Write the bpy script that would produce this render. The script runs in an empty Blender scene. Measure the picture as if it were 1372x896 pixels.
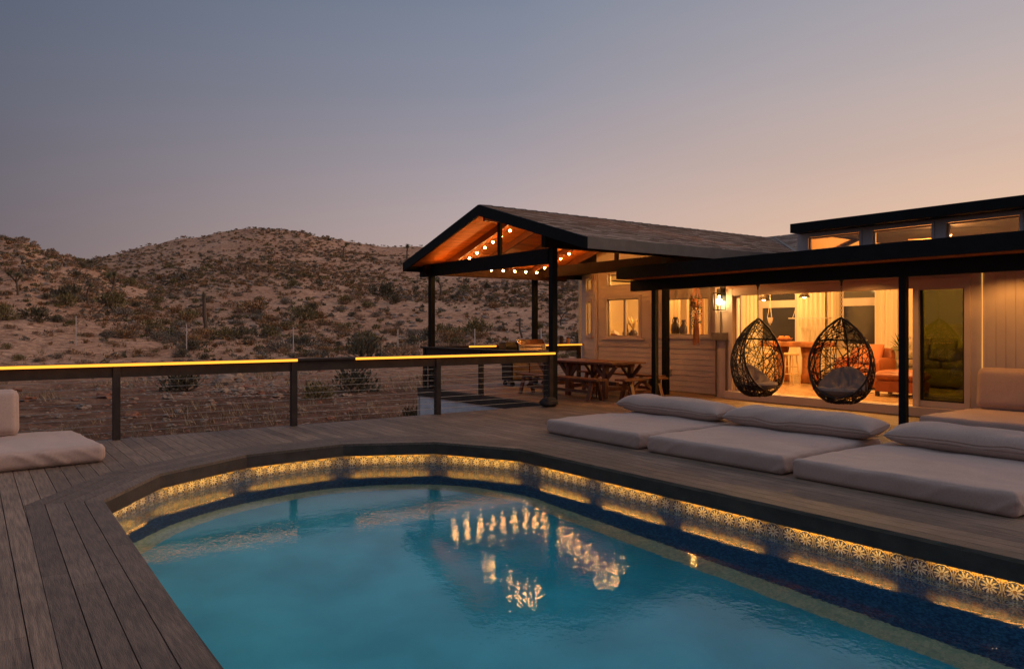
import bpy, bmesh, math, random
from mathutils import Vector, Matrix, noise
R_ = math.radians
rnd = random.Random(7)
scene = bpy.context.scene
COL = scene.collection

# ------------------------------------------------------------------ camera
FWD = R_(35.55)
cd = bpy.data.cameras.new("camera"); cam = bpy.data.objects.new("camera", cd); COL.objects.link(cam)
cam.location = (0, 0, 1.5); cam.rotation_euler = (R_(90), 0, -FWD)
cd.sensor_width = 36; cd.lens = 26.24; cd.shift_x = 13.5/1372; cd.shift_y = -10/1372
cd.clip_start = 0.05; cd.clip_end = 8000
scene.camera = cam

# ------------------------------------------------------------------ world: dusk sky
w = bpy.data.worlds.new("World"); scene.world = w; w.use_nodes = True
N = w.node_tree.nodes; L = w.node_tree.links; N.clear()
out = N.new('ShaderNodeOutputWorld'); bg = N.new('ShaderNodeBackground'); L.new(bg.outputs[0], out.inputs[0])
tc = N.new('ShaderNodeTexCoord'); sep = N.new('ShaderNodeSeparateXYZ'); L.new(tc.outputs['Generated'], sep.inputs[0])
def ramp(stops):
    r = N.new('ShaderNodeValToRGB'); e = r.color_ramp.elements
    while len(e) > 1: e.remove(e[-1])
    e[0].position = stops[0][0]; e[0].color = (*stops[0][1], 1)
    for p, c in stops[1:]:
        x = e.new(p); x.color = (*c, 1)
    r.color_ramp.interpolation = 'EASE' if False else 'LINEAR'
    L.new(sep.outputs['Z'], r.inputs[0]); return r
rl = ramp([(0, (.205,.150,.152)), (.12, (.180,.152,.172)), (.25, (.140,.145,.190)), (.42, (.095,.128,.190)), (.6, (.17,.20,.28)), (1, (.34,.37,.45))])
rm = ramp([(0, (.66,.45,.36)), (.08, (.57,.425,.385)), (.20, (.415,.355,.385)), (.30, (.285,.29,.36)), (.40, (.215,.25,.33)), (.6, (.21,.25,.34)), (1, (.34,.37,.45))])
rr = ramp([(0, (1.0,.58,.33)), (.10, (.90,.58,.39)), (.20, (.69,.50,.41)), (.30, (.54,.455,.445)), (.42, (.40,.39,.45)), (.6, (.27,.30,.39)), (1, (.34,.37,.45))])
dot = N.new('ShaderNodeVectorMath'); dot.operation = 'DOT_PRODUCT'; L.new(tc.outputs['Generated'], dot.inputs[0])
dot.inputs[1].default_value = (0.9953, -0.0967, 0)
def mr(a, b):
    m = N.new('ShaderNodeMapRange'); m.interpolation_type = 'LINEAR'
    m.inputs['From Min'].default_value = a; m.inputs['From Max'].default_value = b
    L.new(dot.outputs['Value'], m.inputs['Value']); return m
m1 = mr(-.07, .48); m2 = mr(.48, .90)
def mix(f, a, b):
    m = N.new('ShaderNodeMix'); m.data_type = 'RGBA'
    if isinstance(f, float): m.inputs['Factor'].default_value = f
    else: L.new(f, m.inputs['Factor'])
    L.new(a, m.inputs['A']); L.new(b, m.inputs['B']); return m.outputs['Result']
c1 = mix(m1.outputs[0], rl.outputs[0], rm.outputs[0]); c2 = mix(m2.outputs[0], c1, rr.outputs[0])
sky = N.new('ShaderNodeTexSky'); sky.sky_type = 'NISHITA'; sky.sun_disc = False
sky.sun_elevation = R_(1.5); sky.sun_rotation = R_(110); sky.dust_density = 2
skm = N.new('ShaderNodeVectorMath'); skm.operation = 'SCALE'; skm.inputs['Scale'].default_value = .05
L.new(sky.outputs[0], skm.inputs[0])
c3 = mix(.05, c2, skm.outputs[0])
hz = N.new('ShaderNodeTexNoise'); hz.inputs['Scale'].default_value = 1.6; hz.inputs['Detail'].default_value = 4
hm = N.new('ShaderNodeMapping'); hm.inputs['Scale'].default_value = (1, 1, 7); L.new(tc.outputs['Generated'], hm.inputs[0]); L.new(hm.outputs[0], hz.inputs['Vector'])
hr_ = N.new('ShaderNodeMapRange'); hr_.inputs['From Min'].default_value = .3; hr_.inputs['From Max'].default_value = .7; hr_.inputs['To Min'].default_value = .975; hr_.inputs['To Max'].default_value = 1.025
L.new(hz.outputs[0], hr_.inputs['Value']); hv = N.new('ShaderNodeVectorMath'); hv.operation = 'SCALE'; L.new(c3, hv.inputs[0]); L.new(hr_.outputs[0], hv.inputs['Scale']); c3 = hv.outputs[0]
L.new(c3, bg.inputs['Color']); bg.inputs['Strength'].default_value = 1.0

# ------------------------------------------------------------------ after-sunset glow: very soft, low, from the right
sd = bpy.data.lights.new("sun", 'SUN'); sd.energy = 1.3; sd.angle = R_(60); sd.color = (1, .60, .38)
so = bpy.data.objects.new("sun", sd); COL.objects.link(so)
so.rotation_euler = (R_(66), 0, R_(70))
scene.view_settings.view_transform = 'Standard'; scene.view_settings.look = 'None'
scene.view_settings.exposure = 0; scene.view_settings.gamma = 1
cy = scene.cycles
cy.use_denoising = True
try: cy.denoiser = 'OPENIMAGEDENOISE'
except Exception: pass
cy.max_bounces = 8; cy.diffuse_bounces = 4; cy.glossy_bounces = 4; cy.transmission_bounces = 6; cy.transparent_max_bounces = 12
cy.sample_clamp_indirect = 3.0; cy.caustics_refractive = True; cy.caustics_reflective = False

# ------------------------------------------------------------------ materials
MATS = {}
def mat(name, col, rough=.7, var=0.0, vscale=6.0, bump=0.0, bscale=30.0, metal=0.0, col2=None, stretch=(1,1,1), island=0.0, spec=.4, sheen=0.0, detail=5, stain=0.0):
    if name in MATS: return MATS[name]
    m = bpy.data.materials.new(name); m.use_nodes = True; MATS[name] = m
    n = m.node_tree.nodes; l = m.node_tree.links; p = n['Principled BSDF']
    p.inputs['Roughness'].default_value = rough; p.inputs['Metallic'].default_value = metal
    p.inputs['Specular IOR Level'].default_value = spec
    if sheen: p.inputs['Sheen Weight'].default_value = sheen
    t = n.new('ShaderNodeTexCoord'); mp = n.new('ShaderNodeMapping'); l.new(t.outputs['Object'], mp.inputs[0])
    mp.inputs['Scale'].default_value = stretch
    colout = None
    if var or col2:
        nz = n.new('ShaderNodeTexNoise'); nz.inputs['Scale'].default_value = vscale; nz.inputs['Detail'].default_value = detail
        l.new(mp.outputs[0], nz.inputs['Vector'])
        cr = n.new('ShaderNodeValToRGB'); l.new(nz.outputs[0], cr.inputs[0])
        a = cr.color_ramp.elements; a[0].position = .35; a[1].position = .65
        b = col2 or tuple(min(1, c*(1+var)) for c in col)
        a[0].color = (*[c*(1-var) for c in col], 1); a[1].color = (*b, 1)
        colout = cr.outputs[0]
        rr_ = n.new('ShaderNodeMapRange'); rr_.inputs['To Min'].default_value = max(.03, rough-.1); rr_.inputs['To Max'].default_value = min(1, rough+.1)
        l.new(nz.outputs[0], rr_.inputs['Value']); l.new(rr_.outputs[0], p.inputs['Roughness'])
    else:
        p.inputs['Base Color'].default_value = (*col, 1)
    if island:
        g = n.new('ShaderNodeNewGeometry'); hs = n.new('ShaderNodeMix'); hs.data_type = 'RGBA'; hs.blend_type = 'MULTIPLY'
        hs.inputs['Factor'].default_value = 1
        mm = n.new('ShaderNodeMapRange'); mm.inputs['To Min'].default_value = 1-island; mm.inputs['To Max'].default_value = 1+island
        l.new(g.outputs['Random Per Island'], mm.inputs['Value'])
        if colout: l.new(colout, hs.inputs['A'])
        else: hs.inputs['A'].default_value = (*col, 1)
        cmb = n.new('ShaderNodeCombineColor')
        for k in range(3): l.new(mm.outputs[0], cmb.inputs[k])
        l.new(cmb.outputs[0], hs.inputs['B']); colout = hs.outputs['Result']
    if stain:
        sn = n.new('ShaderNodeTexNoise'); sn.inputs['Scale'].default_value = 1.1; sn.inputs['Detail'].default_value = 7; sn.inputs['Roughness'].default_value = .65; l.new(t.outputs['Object'], sn.inputs['Vector'])
        sr = n.new('ShaderNodeMapRange'); sr.inputs['From Min'].default_value = .35; sr.inputs['From Max'].default_value = .65; sr.inputs['To Min'].default_value = 1-stain; sr.inputs['To Max'].default_value = 1+stain; l.new(sn.outputs[0], sr.inputs['Value'])
        sc_ = n.new('ShaderNodeVectorMath'); sc_.operation = 'SCALE'; l.new(colout, sc_.inputs[0]); l.new(sr.outputs[0], sc_.inputs['Scale']); colout = sc_.outputs[0]
    if colout: l.new(colout, p.inputs['Base Color'])
    if bump:
        nb = n.new('ShaderNodeTexNoise'); nb.inputs['Scale'].default_value = bscale; nb.inputs['Detail'].default_value = 6
        l.new(mp.outputs[0], nb.inputs['Vector'])
        bp = n.new('ShaderNodeBump'); bp.inputs['Strength'].default_value = bump; bp.inputs['Distance'].default_value = .02
        l.new(nb.outputs[0], bp.inputs['Height']); l.new(bp.outputs[0], p.inputs['Normal'])
    return m
def emit(name, col, strength):
    if name in MATS: return MATS[name]
    m = bpy.data.materials.new(name); m.use_nodes = True; MATS[name] = m
    p = m.node_tree.nodes['Principled BSDF']; p.inputs['Base Color'].default_value = (*[c*.5 for c in col], 1)
    p.inputs['Emission Color'].default_value = (*col, 1); p.inputs['Emission Strength'].default_value = strength
    return m
def glass(name, tint=(1,1,1), refl=1.0):
    if name in MATS: return MATS[name]
    m = bpy.data.materials.new(name); m.use_nodes = True; MATS[name] = m
    n = m.node_tree.nodes; l = m.node_tree.links; n.clear()
    o = n.new('ShaderNodeOutputMaterial'); t = n.new('ShaderNodeBsdfTransparent'); g = n.new('ShaderNodeBsdfGlossy')
    t.inputs[0].default_value = (*tint, 1); g.inputs['Roughness'].default_value = .01
    f = n.new('ShaderNodeLayerWeight'); f.inputs[0].default_value = .5
    pw = n.new('ShaderNodeMath'); pw.operation = 'POWER'; pw.inputs[1].default_value = 5; l.new(f.outputs['Facing'], pw.inputs[0])
    mu = n.new('ShaderNodeMath'); mu.operation = 'MULTIPLY_ADD'; mu.inputs[1].default_value = .9*refl; mu.inputs[2].default_value = .04*refl; l.new(pw.outputs[0], mu.inputs[0])
    x = n.new('ShaderNodeMixShader'); l.new(mu.outputs[0], x.inputs[0]); l.new(t.outputs[0], x.inputs[1]); l.new(g.outputs[0], x.inputs[2])
    l.new(x.outputs[0], o.inputs[0]); return m

M = dict(
 board = mat('deck_board', (.198,.138,.099), .62, var=.32, vscale=9, bump=.5, bscale=40, stretch=(6,.35,6), island=.24, stain=.22),
 board2 = mat('deck_border', (.150,.107,.079), .60, var=.30, vscale=9, bump=.5, bscale=40, stretch=(7,.6,5), island=.20, stain=.22),
 coping = mat('coping_face', (.065,.046,.036), .6, var=.25, vscale=5, bump=.2),
 under = mat('under_dark', (.012,.010,.009), .9),
 black = mat('black_paint', (.009,.0115,.013), .65, var=.2, vscale=4, bump=.1, bscale=60, spec=.15),
 rail = mat('rail_paint', (.055,.042,.034), .6, var=.2, vscale=5, bump=.1, bscale=50, spec=.2),
 greyfascia = mat('grey_fascia', (.13,.12,.11), .6, var=.15, vscale=4),
 cable = mat('steel_cable', (.35,.32,.28), .35, metal=.8),
 white = mat('white_paint', (.56,.46,.40), .6, var=.05, vscale=3, bump=.08, bscale=40),
 siding = mat('white_siding', (.60,.50,.44), .65, var=.06, vscale=2, bump=.1, bscale=50, island=.03),
 skirt = mat('skirt_board', (.80,.80,.82), .7, var=.08, vscale=3),
 interior = mat('cream_wall', (.80,.66,.42), .8, var=.03, vscale=2),
 ceilint = mat('room_ceiling', (.80,.70,.52), .8),
 floorint = mat('plank_floor', (.42,.26,.13), .3, var=.25, vscale=4, stretch=(1,8,1), bump=.1),
 cedar = mat('cedar_plank', (.52,.15,.030), .6, var=.25, vscale=3, stretch=(.4,8,1), bump=.2, bscale=20, island=.12),
 rafter = mat('rafter_wood', (.13,.035,.013), .6, var=.2, vscale=5),
 beamb = mat('brown_beam', (.022,.008,.0045), .7, var=.2, vscale=5, spec=.1),
 table = mat('stained_wood', (.15,.055,.028), .5, var=.35, vscale=6, stretch=(1,6,1), bump=.2, island=.15),
 linen = mat('linen', (.50,.37,.31), .9, var=.06, vscale=60, bump=.3, bscale=300, sheen=.2, stain=.07),
 greyfab = mat('grey_cushion', (.27,.21,.175), .9, var=.1, vscale=40, bump=.3, bscale=250, sheen=.2),
 wicker = mat('dark_wicker', (.022,.016,.013), .5),
 chain = mat('dark_chain', (.10,.09,.08), .4, metal=.8),
 leather = mat('tan_leather', (.27,.075,.022), .42, var=.2, vscale=5, bump=.15, bscale=60),
 sofa = mat('beige_sofa', (.26,.20,.12), .85, var=.12, vscale=8, bump=.2, bscale=120),
 stripe = mat('striped_cushion', (.35,.28,.18), .9, var=.45, vscale=6, stretch=(1,1,6)),
 timber = mat('live_timber', (.32,.115,.038), .5, var=.35, vscale=5, bump=.4, bscale=12),
 light_wood = mat('pale_wood', (.55,.36,.18), .55, var=.15, vscale=6),
 curtain = mat('curtain_cloth', (.72,.62,.46), .9, bump=.1, bscale=90),
 vase = mat('dark_ceramic', (.05,.028,.018), .35, var=.3),
 clay = mat('terracotta', (.36,.14,.06), .7, var=.2),
 green = mat('leaf_green', (.05,.085,.03), .6, var=.4, vscale=8),
 pampas = mat('pampas', (.75,.6,.3), .9),
 steel = mat('grill_steel', (.62,.55,.5), .22, metal=1.0, var=.05),
 darkmetal = mat('dark_metal', (.03,.03,.03), .4, metal=.6),
 basket = mat('basket_weave', (.10,.075,.04), .8, var=.4, vscale=30),
 macrame = mat('cotton_cord', (.50,.42,.34), .95, bump=.3, bscale=80),
 rug = mat('rug', (.35,.25,.16), .95, var=.3, vscale=3),
 nightglass = mat('dusk_pane', (.035,.035,.045), .08, spec=.6),
 shade = mat('lamp_shade_metal', (.10,.07,.05), .4, metal=.5),
 glass = glass('window_glass'), tinted = glass('tinted_glass', (.27,.31,.13), 1.5),
 led = emit('led_yellow', (1, .345, .028), 2.1),
 ledpool = emit('led_pool', (1, .50, .07), 17), ledline = emit('led_line', (1, .50, .10), 7),
 bulb = emit('festoon_bulb', (1, .46, .11), 150), amber = emit('amber_strip', (1, .32, .035), 24), lens = emit('recessed_lens', (1, .5, .13), 30), ledv = emit('led_wall', (1, .50, .12), .8),
 lampg = emit('lamp_glow', (1, .66, .26), 14),
 down = emit('downlight_glow', (1, .72, .38), 8),
)

# ------------------------------------------------------------------ mesh helpers
class MB:
    def __init__(s): s.v = []; s.f = []; s.uv = None
    def add(s, vs, fs):
        b = len(s.v); s.v += [tuple(v) for v in vs]; s.f += [tuple(i+b for i in f) for f in fs]; return s
    def box(s, x0, y0, z0, x1, y1, z1):
        vs = [(x0,y0,z0),(x1,y0,z0),(x1,y1,z0),(x0,y1,z0),(x0,y0,z1),(x1,y0,z1),(x1,y1,z1),(x0,y1,z1)]
        return s.add(vs, [(3,2,1,0),(4,5,6,7),(0,1,5,4),(1,2,6,5),(2,3,7,6),(3,0,4,7)])
    def bar(s, a, b, wd, ht, up=(0,0,1)):
        a = Vector(a); b = Vector(b); d = (b-a).normalized(); u = Vector(up)
        x = d.cross(u)
        if x.length < 1e-4: x = d.cross(Vector((1,0,0)))
        x.normalize(); u = x.cross(d).normalized(); x *= wd/2; u *= ht/2
        vs = [a-x-u, a+x-u, a+x+u, a-x+u, b-x-u, b+x-u, b+x+u, b-x+u]
        return s.add(vs, [(3,2,1,0),(4,5,6,7),(0,1,5,4),(1,2,6,5),(2,3,7,6),(3,0,4,7)])
    def tube(s, pts, r, n=6, cap=True):
        pts = [Vector(p) for p in pts]; m = len(pts); rs = r if isinstance(r, (list, tuple)) else [r]*m
        base = len(s.v); prev = None
        for i, p in enumerate(pts):
            d = (pts[min(i+1, m-1)] - pts[max(i-1, 0)])
            if d.length < 1e-9: d = Vector((0,0,1))
            d.normalize()
            if prev is None:
                x = d.orthogonal().normalized()
            else:
                x = prev - d*prev.dot(d)
                x = x.normalized() if x.length > 1e-6 else d.orthogonal().normalized()
            prev = x; y = d.cross(x)
            for k in range(n):
                a = 2*math.pi*k/n; s.v.append(tuple(p + (x*math.cos(a)+y*math.sin(a))*rs[i]))
        for i in range(m-1):
            for k in range(n):
                a = base+i*n+k; b = base+i*n+(k+1) % n
                s.f.append((a, b, b+n, a+n))
        if cap:
            s.f.append(tuple(base+k for k in reversed(range(n)))); s.f.append(tuple(base+(m-1)*n+k for k in range(n)))
        return s
    def lathe(s, prof, c=(0,0,0), n=16):
        base = len(s.v); m = len(prof)
        for r, z in prof:
            for k in range(n):
                a = 2*math.pi*k/n; s.v.append((c[0]+r*math.cos(a), c[1]+r*math.sin(a), c[2]+z))
        for i in range(m-1):
            for k in range(n):
                a = base+i*n+k; b = base+i*n+(k+1) % n; s.f.append((a, b, b+n, a+n))
        s.f.append(tuple(base+k for k in reversed(range(n)))); s.f.append(tuple(base+(m-1)*n+k for k in range(n)))
        return s
    def prism(s, poly, axis, a0, a1):
        """poly of 2D points extruded along axis 'x','y','z'"""
        def P(p, t):
            return {'x': (t, p[0], p[1]), 'y': (p[0], t, p[1]), 'z': (p[0], p[1], t)}[axis]
        n = len(poly); vs = [P(p, a0) for p in poly]+[P(p, a1) for p in poly]
        fs = [tuple(reversed(range(n))), tuple(range(n, 2*n))]+[(i, (i+1) % n, (i+1) % n+n, i+n) for i in range(n)]
        return s.add(vs, fs)
    def ball(s, c, r, n=8, m=6, sc=(1,1,1)):
        prof = []
        base = len(s.v)
        s.v.append((c[0], c[1], c[2]-r*sc[2]))
        for i in range(1, m):
            t = math.pi*i/m
            for k in range(n):
                a = 2*math.pi*k/n
                s.v.append((c[0]+r*sc[0]*math.sin(t)*math.cos(a), c[1]+r*sc[1]*math.sin(t)*math.sin(a), c[2]-r*sc[2]*math.cos(t)))
        s.v.append((c[0], c[1], c[2]+r*sc[2])); top = len(s.v)-1
        for k in range(n):
            s.f.append((base, base+1+(k+1) % n, base+1+k))
            s.f.append((top, base+1+(m-2)*n+k, base+1+(m-2)*n+(k+1) % n))
        for i in range(m-2):
            for k in range(n):
                a = base+1+i*n+k; b = base+1+i*n+(k+1) % n; s.f.append((a, b, b+n, a+n))
        return s
    def build(s, name, m, parent=None, smooth=False, bevel=0, fix=True):
        me = bpy.data.meshes.new(name); me.from_pydata(s.v, [], s.f)
        if fix or bevel:
            bm = bmesh.new(); bm.from_mesh(me)
            if bevel: bmesh.ops.bevel(bm, geom=bm.edges[:], offset=bevel, segments=2, affect='EDGES', profile=.6)
            bmesh.ops.recalc_face_normals(bm, faces=bm.faces); bm.to_mesh(me); bm.free()
        if smooth:
            for p in me.polygons: p.use_smooth = True
        me.materials.append(m); o = bpy.data.objects.new(name, me); COL.objects.link(o)
        if parent is not None: o.parent = parent
        return o
def tag(o, label=None, cat=None, group=None, kind=None):
    if label: o['label'] = label
    if cat: o['category'] = cat
    if group: o['group'] = group
    if kind: o['kind'] = kind
    return o
def thing(name, label, cat, loc=(0,0,0), rz=0, group=None):
    o = bpy.data.objects.new(name, None); COL.objects.link(o); o.location = loc; o.rotation_euler = (0,0,rz)
    o.empty_display_size = .1
    return tag(o, label, cat, group)
def copy_tree(o, parent=None):
    c = o.copy(); COL.objects.link(c)
    if parent is not None: c.parent = parent
    for ch in KIDS.get(o.name, list(o.children)): copy_tree(ch, c)
    return c
KIDS = {}

def soft_box(name, lx, ly, lz, m, parent=None, r=.05, puff=.02, wr=.006, seed=0, pillow=False, nx=36, ny=36, nz=8, wfreq=3.0, sidewr=0.0):
    """rounded upholstered block centred on x,y with its base at z = 0"""
    bm = bmesh.new(); bmesh.ops.create_cube(bm, size=2)
    bmesh.ops.delete(bm, geom=bm.verts[:], context='VERTS')
    vs = {}
    def V(i, j, k):
        if (i, j, k) not in vs: vs[(i,j,k)] = bm.verts.new((2*i/nx-1, 2*j/ny-1, 2*k/nz-1))
        return vs[(i,j,k)]
    for i in range(nx):
        for j in range(ny):
            bm.faces.new((V(i,j,nz), V(i+1,j,nz), V(i+1,j+1,nz), V(i,j+1,nz)))
            bm.faces.new((V(i,j+1,0), V(i+1,j+1,0), V(i+1,j,0), V(i,j,0)))
    for i in range(nx):
        for k in range(nz):
            bm.faces.new((V(i,0,k), V(i+1,0,k), V(i+1,0,k+1), V(i,0,k+1)))
            bm.faces.new((V(i,ny,k+1), V(i+1,ny,k+1), V(i+1,ny,k), V(i,ny,k)))
    for j in range(ny):
        for k in range(nz):
            bm.faces.new((V(0,j,k+1), V(0,j+1,k+1), V(0,j+1,k), V(0,j,k)))
            bm.faces.new((V(nx,j,k), V(nx,j+1,k), V(nx,j+1,k+1), V(nx,j,k+1)))
    hx, hy, hz = lx/2, ly/2, lz/2
    off = Vector((seed*13.7, seed*5.1, seed*2.3))
    for v in bm.verts:
        x, y, z = v.co
        # concentrate the grid towards the edges
        q = Vector((math.sin(x*math.pi/2)*hx, math.sin(y*math.pi/2)*hy, z*hz))
        if pillow:
            ex = 1-abs(q.x/hx)**3.2; ey = 1-abs(q.y/hy)**6
            tz = max(0.04, ex)**.5*max(0.03, ey)**.42
            p = Vector((q.x*(1-.05*(1-abs(q.y/hy))**0), q.y, 0))
            ang = z*math.pi/2
            p.z = hz*tz*math.sin(ang)
            p.x = q.x*(1 - .0) if abs(x) < .999 else q.x*(1-.0)
            if abs(x) > .999: p.x = q.x - math.copysign(.02*(1-math.cos(ang)), q.x)
            p.x += .012*math.sin(q.y*5+seed)
        else:
            rr2 = min(r, hz*.95)
            inner = Vector((max(-hx+rr2, min(hx-rr2, q.x)), max(-hy+rr2, min(hy-rr2, q.y)), max(-hz+rr2, min(hz-rr2, q.z))))
            d = q-inner
            p = inner + (d.normalized()*rr2 if d.length > 1e-7 else d)
            bulge = (1-(q.z/hz)**2)*puff*.6
            if abs(x) > .999: p.x += math.copysign(bulge, x)
            if abs(y) > .999: p.y += math.copysign(bulge, y)
            if z > .999: p.z += puff*(1-(q.x/hx)**4)*(1-(q.y/hy)**4)
        n1 = noise.noise(p*wfreq+off); n2 = .35-abs(noise.noise(Vector((p.x*wfreq*1.3+p.y*.8, p.y*wfreq*.6-p.x*.5, p.z*3))+off))*2.2
        p.z += wr*(n1*1.3+n2*1.0)*(1 if (z > -.5) else 0)
        if sidewr and (abs(x) > .98 or abs(y) > .98):
            t = p.x+p.y+p.z*1.6
            fold = (max(0, noise.noise(Vector((t*9, 0, seed)) ))**1.0)*sidewr
            if abs(y) > .98: p.y += math.copysign(fold, y)
            if abs(x) > .98: p.x += math.copysign(fold, x)
        p.z += hz
        v.co = p
    bmesh.ops.recalc_face_normals(bm, faces=bm.faces)
    me = bpy.data.meshes.new(name); bm.to_mesh(me); bm.free()
    for p in me.polygons: p.use_smooth = True
    me.materials.append(m); o = bpy.data.objects.new(name, me); COL.objects.link(o)
    if parent is not None: o.parent = parent
    return o

# ------------------------------------------------------------------ terrain
def lerp_tab(tab, x):
    if x <= tab[0][0]: return tab[0][1]
    for (a, b), (c, d) in zip(tab, tab[1:]):
        if x <= c:
            t = (x-a)/(c-a); t = t*t*(3-2*t)*.5+t*.5
            return b+(d-b)*t
    return tab[-1][1]
FAR = [(-1200,.03),(-500,.045),(-100,.06),(0,.073),(60,.082),(115,.0885),(150,.096),(200,.107),(250,.119),(300,.1275),(345,.1305),(400,.1285),(430,.120),(470,.113),(520,.109),(570,.108),(700,.098),(900,.07),(1300,.03),(2500,.01)]
NEAR = [(-1500,.02),(-600,.06),(-250,.115),(-60,.122),(0,.1185),(30,.1165),(60,.103),(85,.096),(115,.087),(160,.068),(250,.035),(400,.0),(600,-.02)]
def sstep(a, b, x):
    t = max(0, min(1, (x-a)/(b-a))); return t*t*(3-2*t)
CA, SA = math.cos(FWD), math.sin(FWD)
def ground_z(x, y):
    lat = CA*x - SA*y; fw = SA*x + CA*y; r = math.hypot(lat, fw)
    th = math.atan2(lat, fw); thc = max(-1.2, min(1.2, th)); u = 672.5+1000*math.tan(thc)
    c = math.cos(thc)
    zb = -1.1 + .10*noise.noise(Vector((x*.08, y*.08, 1))) + .12*sstep(14, 40, r)*noise.noise(Vector((x*.35, y*.35, 4)))
    if y < 12.6 or (x > 9 and y < 18.5):
        k = max(1-sstep(11.4, 12.6, y), (1-sstep(16.3, 18.3, y))*sstep(8.7, 9.3, x))
        zb = zb*(1-k) - 2.2*k
    z = zb
    amp = 1-sstep(1.0, 1.3, abs(th))*.6
    def hill(e, r0, rR, back):
        H = 1.5 + e*rR*c
        if H <= zb: return zb
        if r <= r0: return zb
        if r <= rR:
            t = (r-r0)/(rR-r0); s = .25*t + .75*t*t*(1.6-.6*t) if t < 1 else 1
            s = t**1.18
            return zb + (H-zb)*s
        return H - (r-rR)*back
    zf = hill(lerp_tab(FAR, u)*amp, 72, 265, .22)
    zn = hill(lerp_tab(NEAR, u)*amp, 58, 150, .30)
    m = max(zf, zn); 
    k = 2.5; d = abs(zf-zn)
    if d < k and r > 60: m += (k-d)**2/(4*k)*sstep(60, 90, r)*.5
    z = m
    hf = sstep(60, 130, r)
    z += hf*(1.6*noise.noise(Vector((x*.022, y*.022, 0))) + .7*noise.noise(Vector((x*.07, y*.07, 3))) + .28*noise.noise(Vector((x*.25, y*.25, 7))))*min(1, r/200)
    if r > 420: z = max(z, -6) if r < 900 else -6
    return z
def cam2w(u, F): 
    lat = (u-672.5)/1000*F
    return CA*lat+SA*F, -SA*lat+CA*F
ths = []
t = -180.0
while t < 180:
    ths.append(t); t += .16 if -37 <= t <= 12 else 3.0
rs = [0.5, 3, 6, 8, 10]
r = 11.0
while r < 420: rs.append(r); r *= 1.0165
rs += [430, 520, 700, 1000, 2000, 4500]
vs = [(0,0,-2.2)]; fs = []
for r in rs:
    for t in ths:
        a = math.radians(t)-0.0; lat = r*math.sin(a); fw = r*math.cos(a)
        x = CA*lat+SA*fw; y = -SA*lat+CA*fw
        vs.append((x, y, ground_z(x, y)))
n = len(ths)
for k in range(n): fs.append((0, 1+k, 1+(k+1) % n))
for i in range(len(rs)-1):
    for k in range(n):
        a = 1+i*n+k; b = 1+i*n+(k+1) % n; fs.append((a, a+n, b+n, b))
mb = MB(); mb.v = vs; mb.f = fs
def ground_mat():
    m = bpy.data.materials.new('desert_ground'); m.use_nodes = True
    n = m.node_tree.nodes; l = m.node_tree.links; p = n['Principled BSDF']; p.inputs['Roughness'].default_value = .95; p.inputs['Specular IOR Level'].default_value = .1
    t = n.new('ShaderNodeTexCoord')
    def nz(sc, det=6, dim='3D'):
        x = n.new('ShaderNodeTexNoise'); x.inputs['Scale'].default_value = sc; x.inputs['Detail'].default_value = det; x.inputs['Roughness'].default_value = .62
        l.new(t.outputs['Object'], x.inputs['Vector']); return x.outputs[0]
    def rp(src, stops):
        r = n.new('ShaderNodeValToRGB'); e = r.color_ramp.elements
        e[0].position = stops[0][0]; e[0].color = (*stops[0][1], 1); e[1].position = stops[-1][0]; e[1].color = (*stops[-1][1], 1)
        for q, c in stops[1:-1]: y = e.new(q); y.color = (*c, 1)
        l.new(src, r.inputs[0]); return r.outputs[0]
    base = rp(nz(.10, 8), [(.3, (.40,.22,.135)), (.5, (.54,.325,.212)), (.7, (.63,.41,.285))])
    grit = rp(nz(1.6, 9), [(.34, (.34,.28,.24)), (.47, (.80,.76,.73)), (.62, (1.12,1.08,1.05))])
    fine = rp(nz(9, 6), [(.35, (.55,.50,.46)), (.5, (.95,.95,.95)), (.66, (1.25,1.2,1.15))])
    def mulc(a, b, f=1.0):
        x = n.new('ShaderNodeMix'); x.data_type = 'RGBA'; x.blend_type = 'MULTIPLY'; x.inputs['Factor'].default_value = f
        l.new(a, x.inputs['A']); l.new(b, x.inputs['B']); return x.outputs['Result']
    c = mulc(mulc(base, grit, .85), fine, .7)
    # redder broken rock close to the deck, darkened for shade under the stones
    g = n.new('ShaderNodeVectorMath'); g.operation = 'LENGTH'; l.new(t.outputs['Object'], g.inputs[0])
    mr_ = n.new('ShaderNodeMapRange'); mr_.inputs['From Min'].default_value = 30; mr_.inputs['From Max'].default_value = 55
    mr_.inputs['To Min'].default_value = 1; mr_.inputs['To Max'].default_value = 0
    l.new(g.outputs['Value'], mr_.inputs['Value'])
    red = rp(nz(.35, 8), [(.35, (.105,.050,.030)), (.55, (.195,.105,.067)), (.7, (.31,.195,.132))])
    red = mulc(mulc(red, grit, .8), fine, .9)
    x = n.new('ShaderNodeMix'); x.data_type = 'RGBA'; l.new(mr_.outputs[0], x.inputs['Factor']); l.new(c, x.inputs['A']); l.new(red, x.inputs['B'])
    l.new(x.outputs['Result'], p.inputs['Base Color'])
    bp = n.new('ShaderNodeBump'); bp.inputs['Strength'].default_value = .9; bp.inputs['Distance'].default_value = .25
    l.new(nz(2.2, 9), bp.inputs['Height']); l.new(bp.outputs[0], p.inputs['Normal'])
    return m
g = mb.build('ground', ground_mat(), smooth=True, fix=False); tag(g, kind='structure')
g['label'] = 'sandy desert ground rising to two scrubby hills'

# ------------------------------------------------------------------ deck
POOL = [(.90,.3),(.90,3.4),(.95,7.27),(1.60,8.26),(2.66,8.88),(3.91,8.97),(4.96,8.44),(5.53,7.36),(5.53,-.4)]
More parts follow.
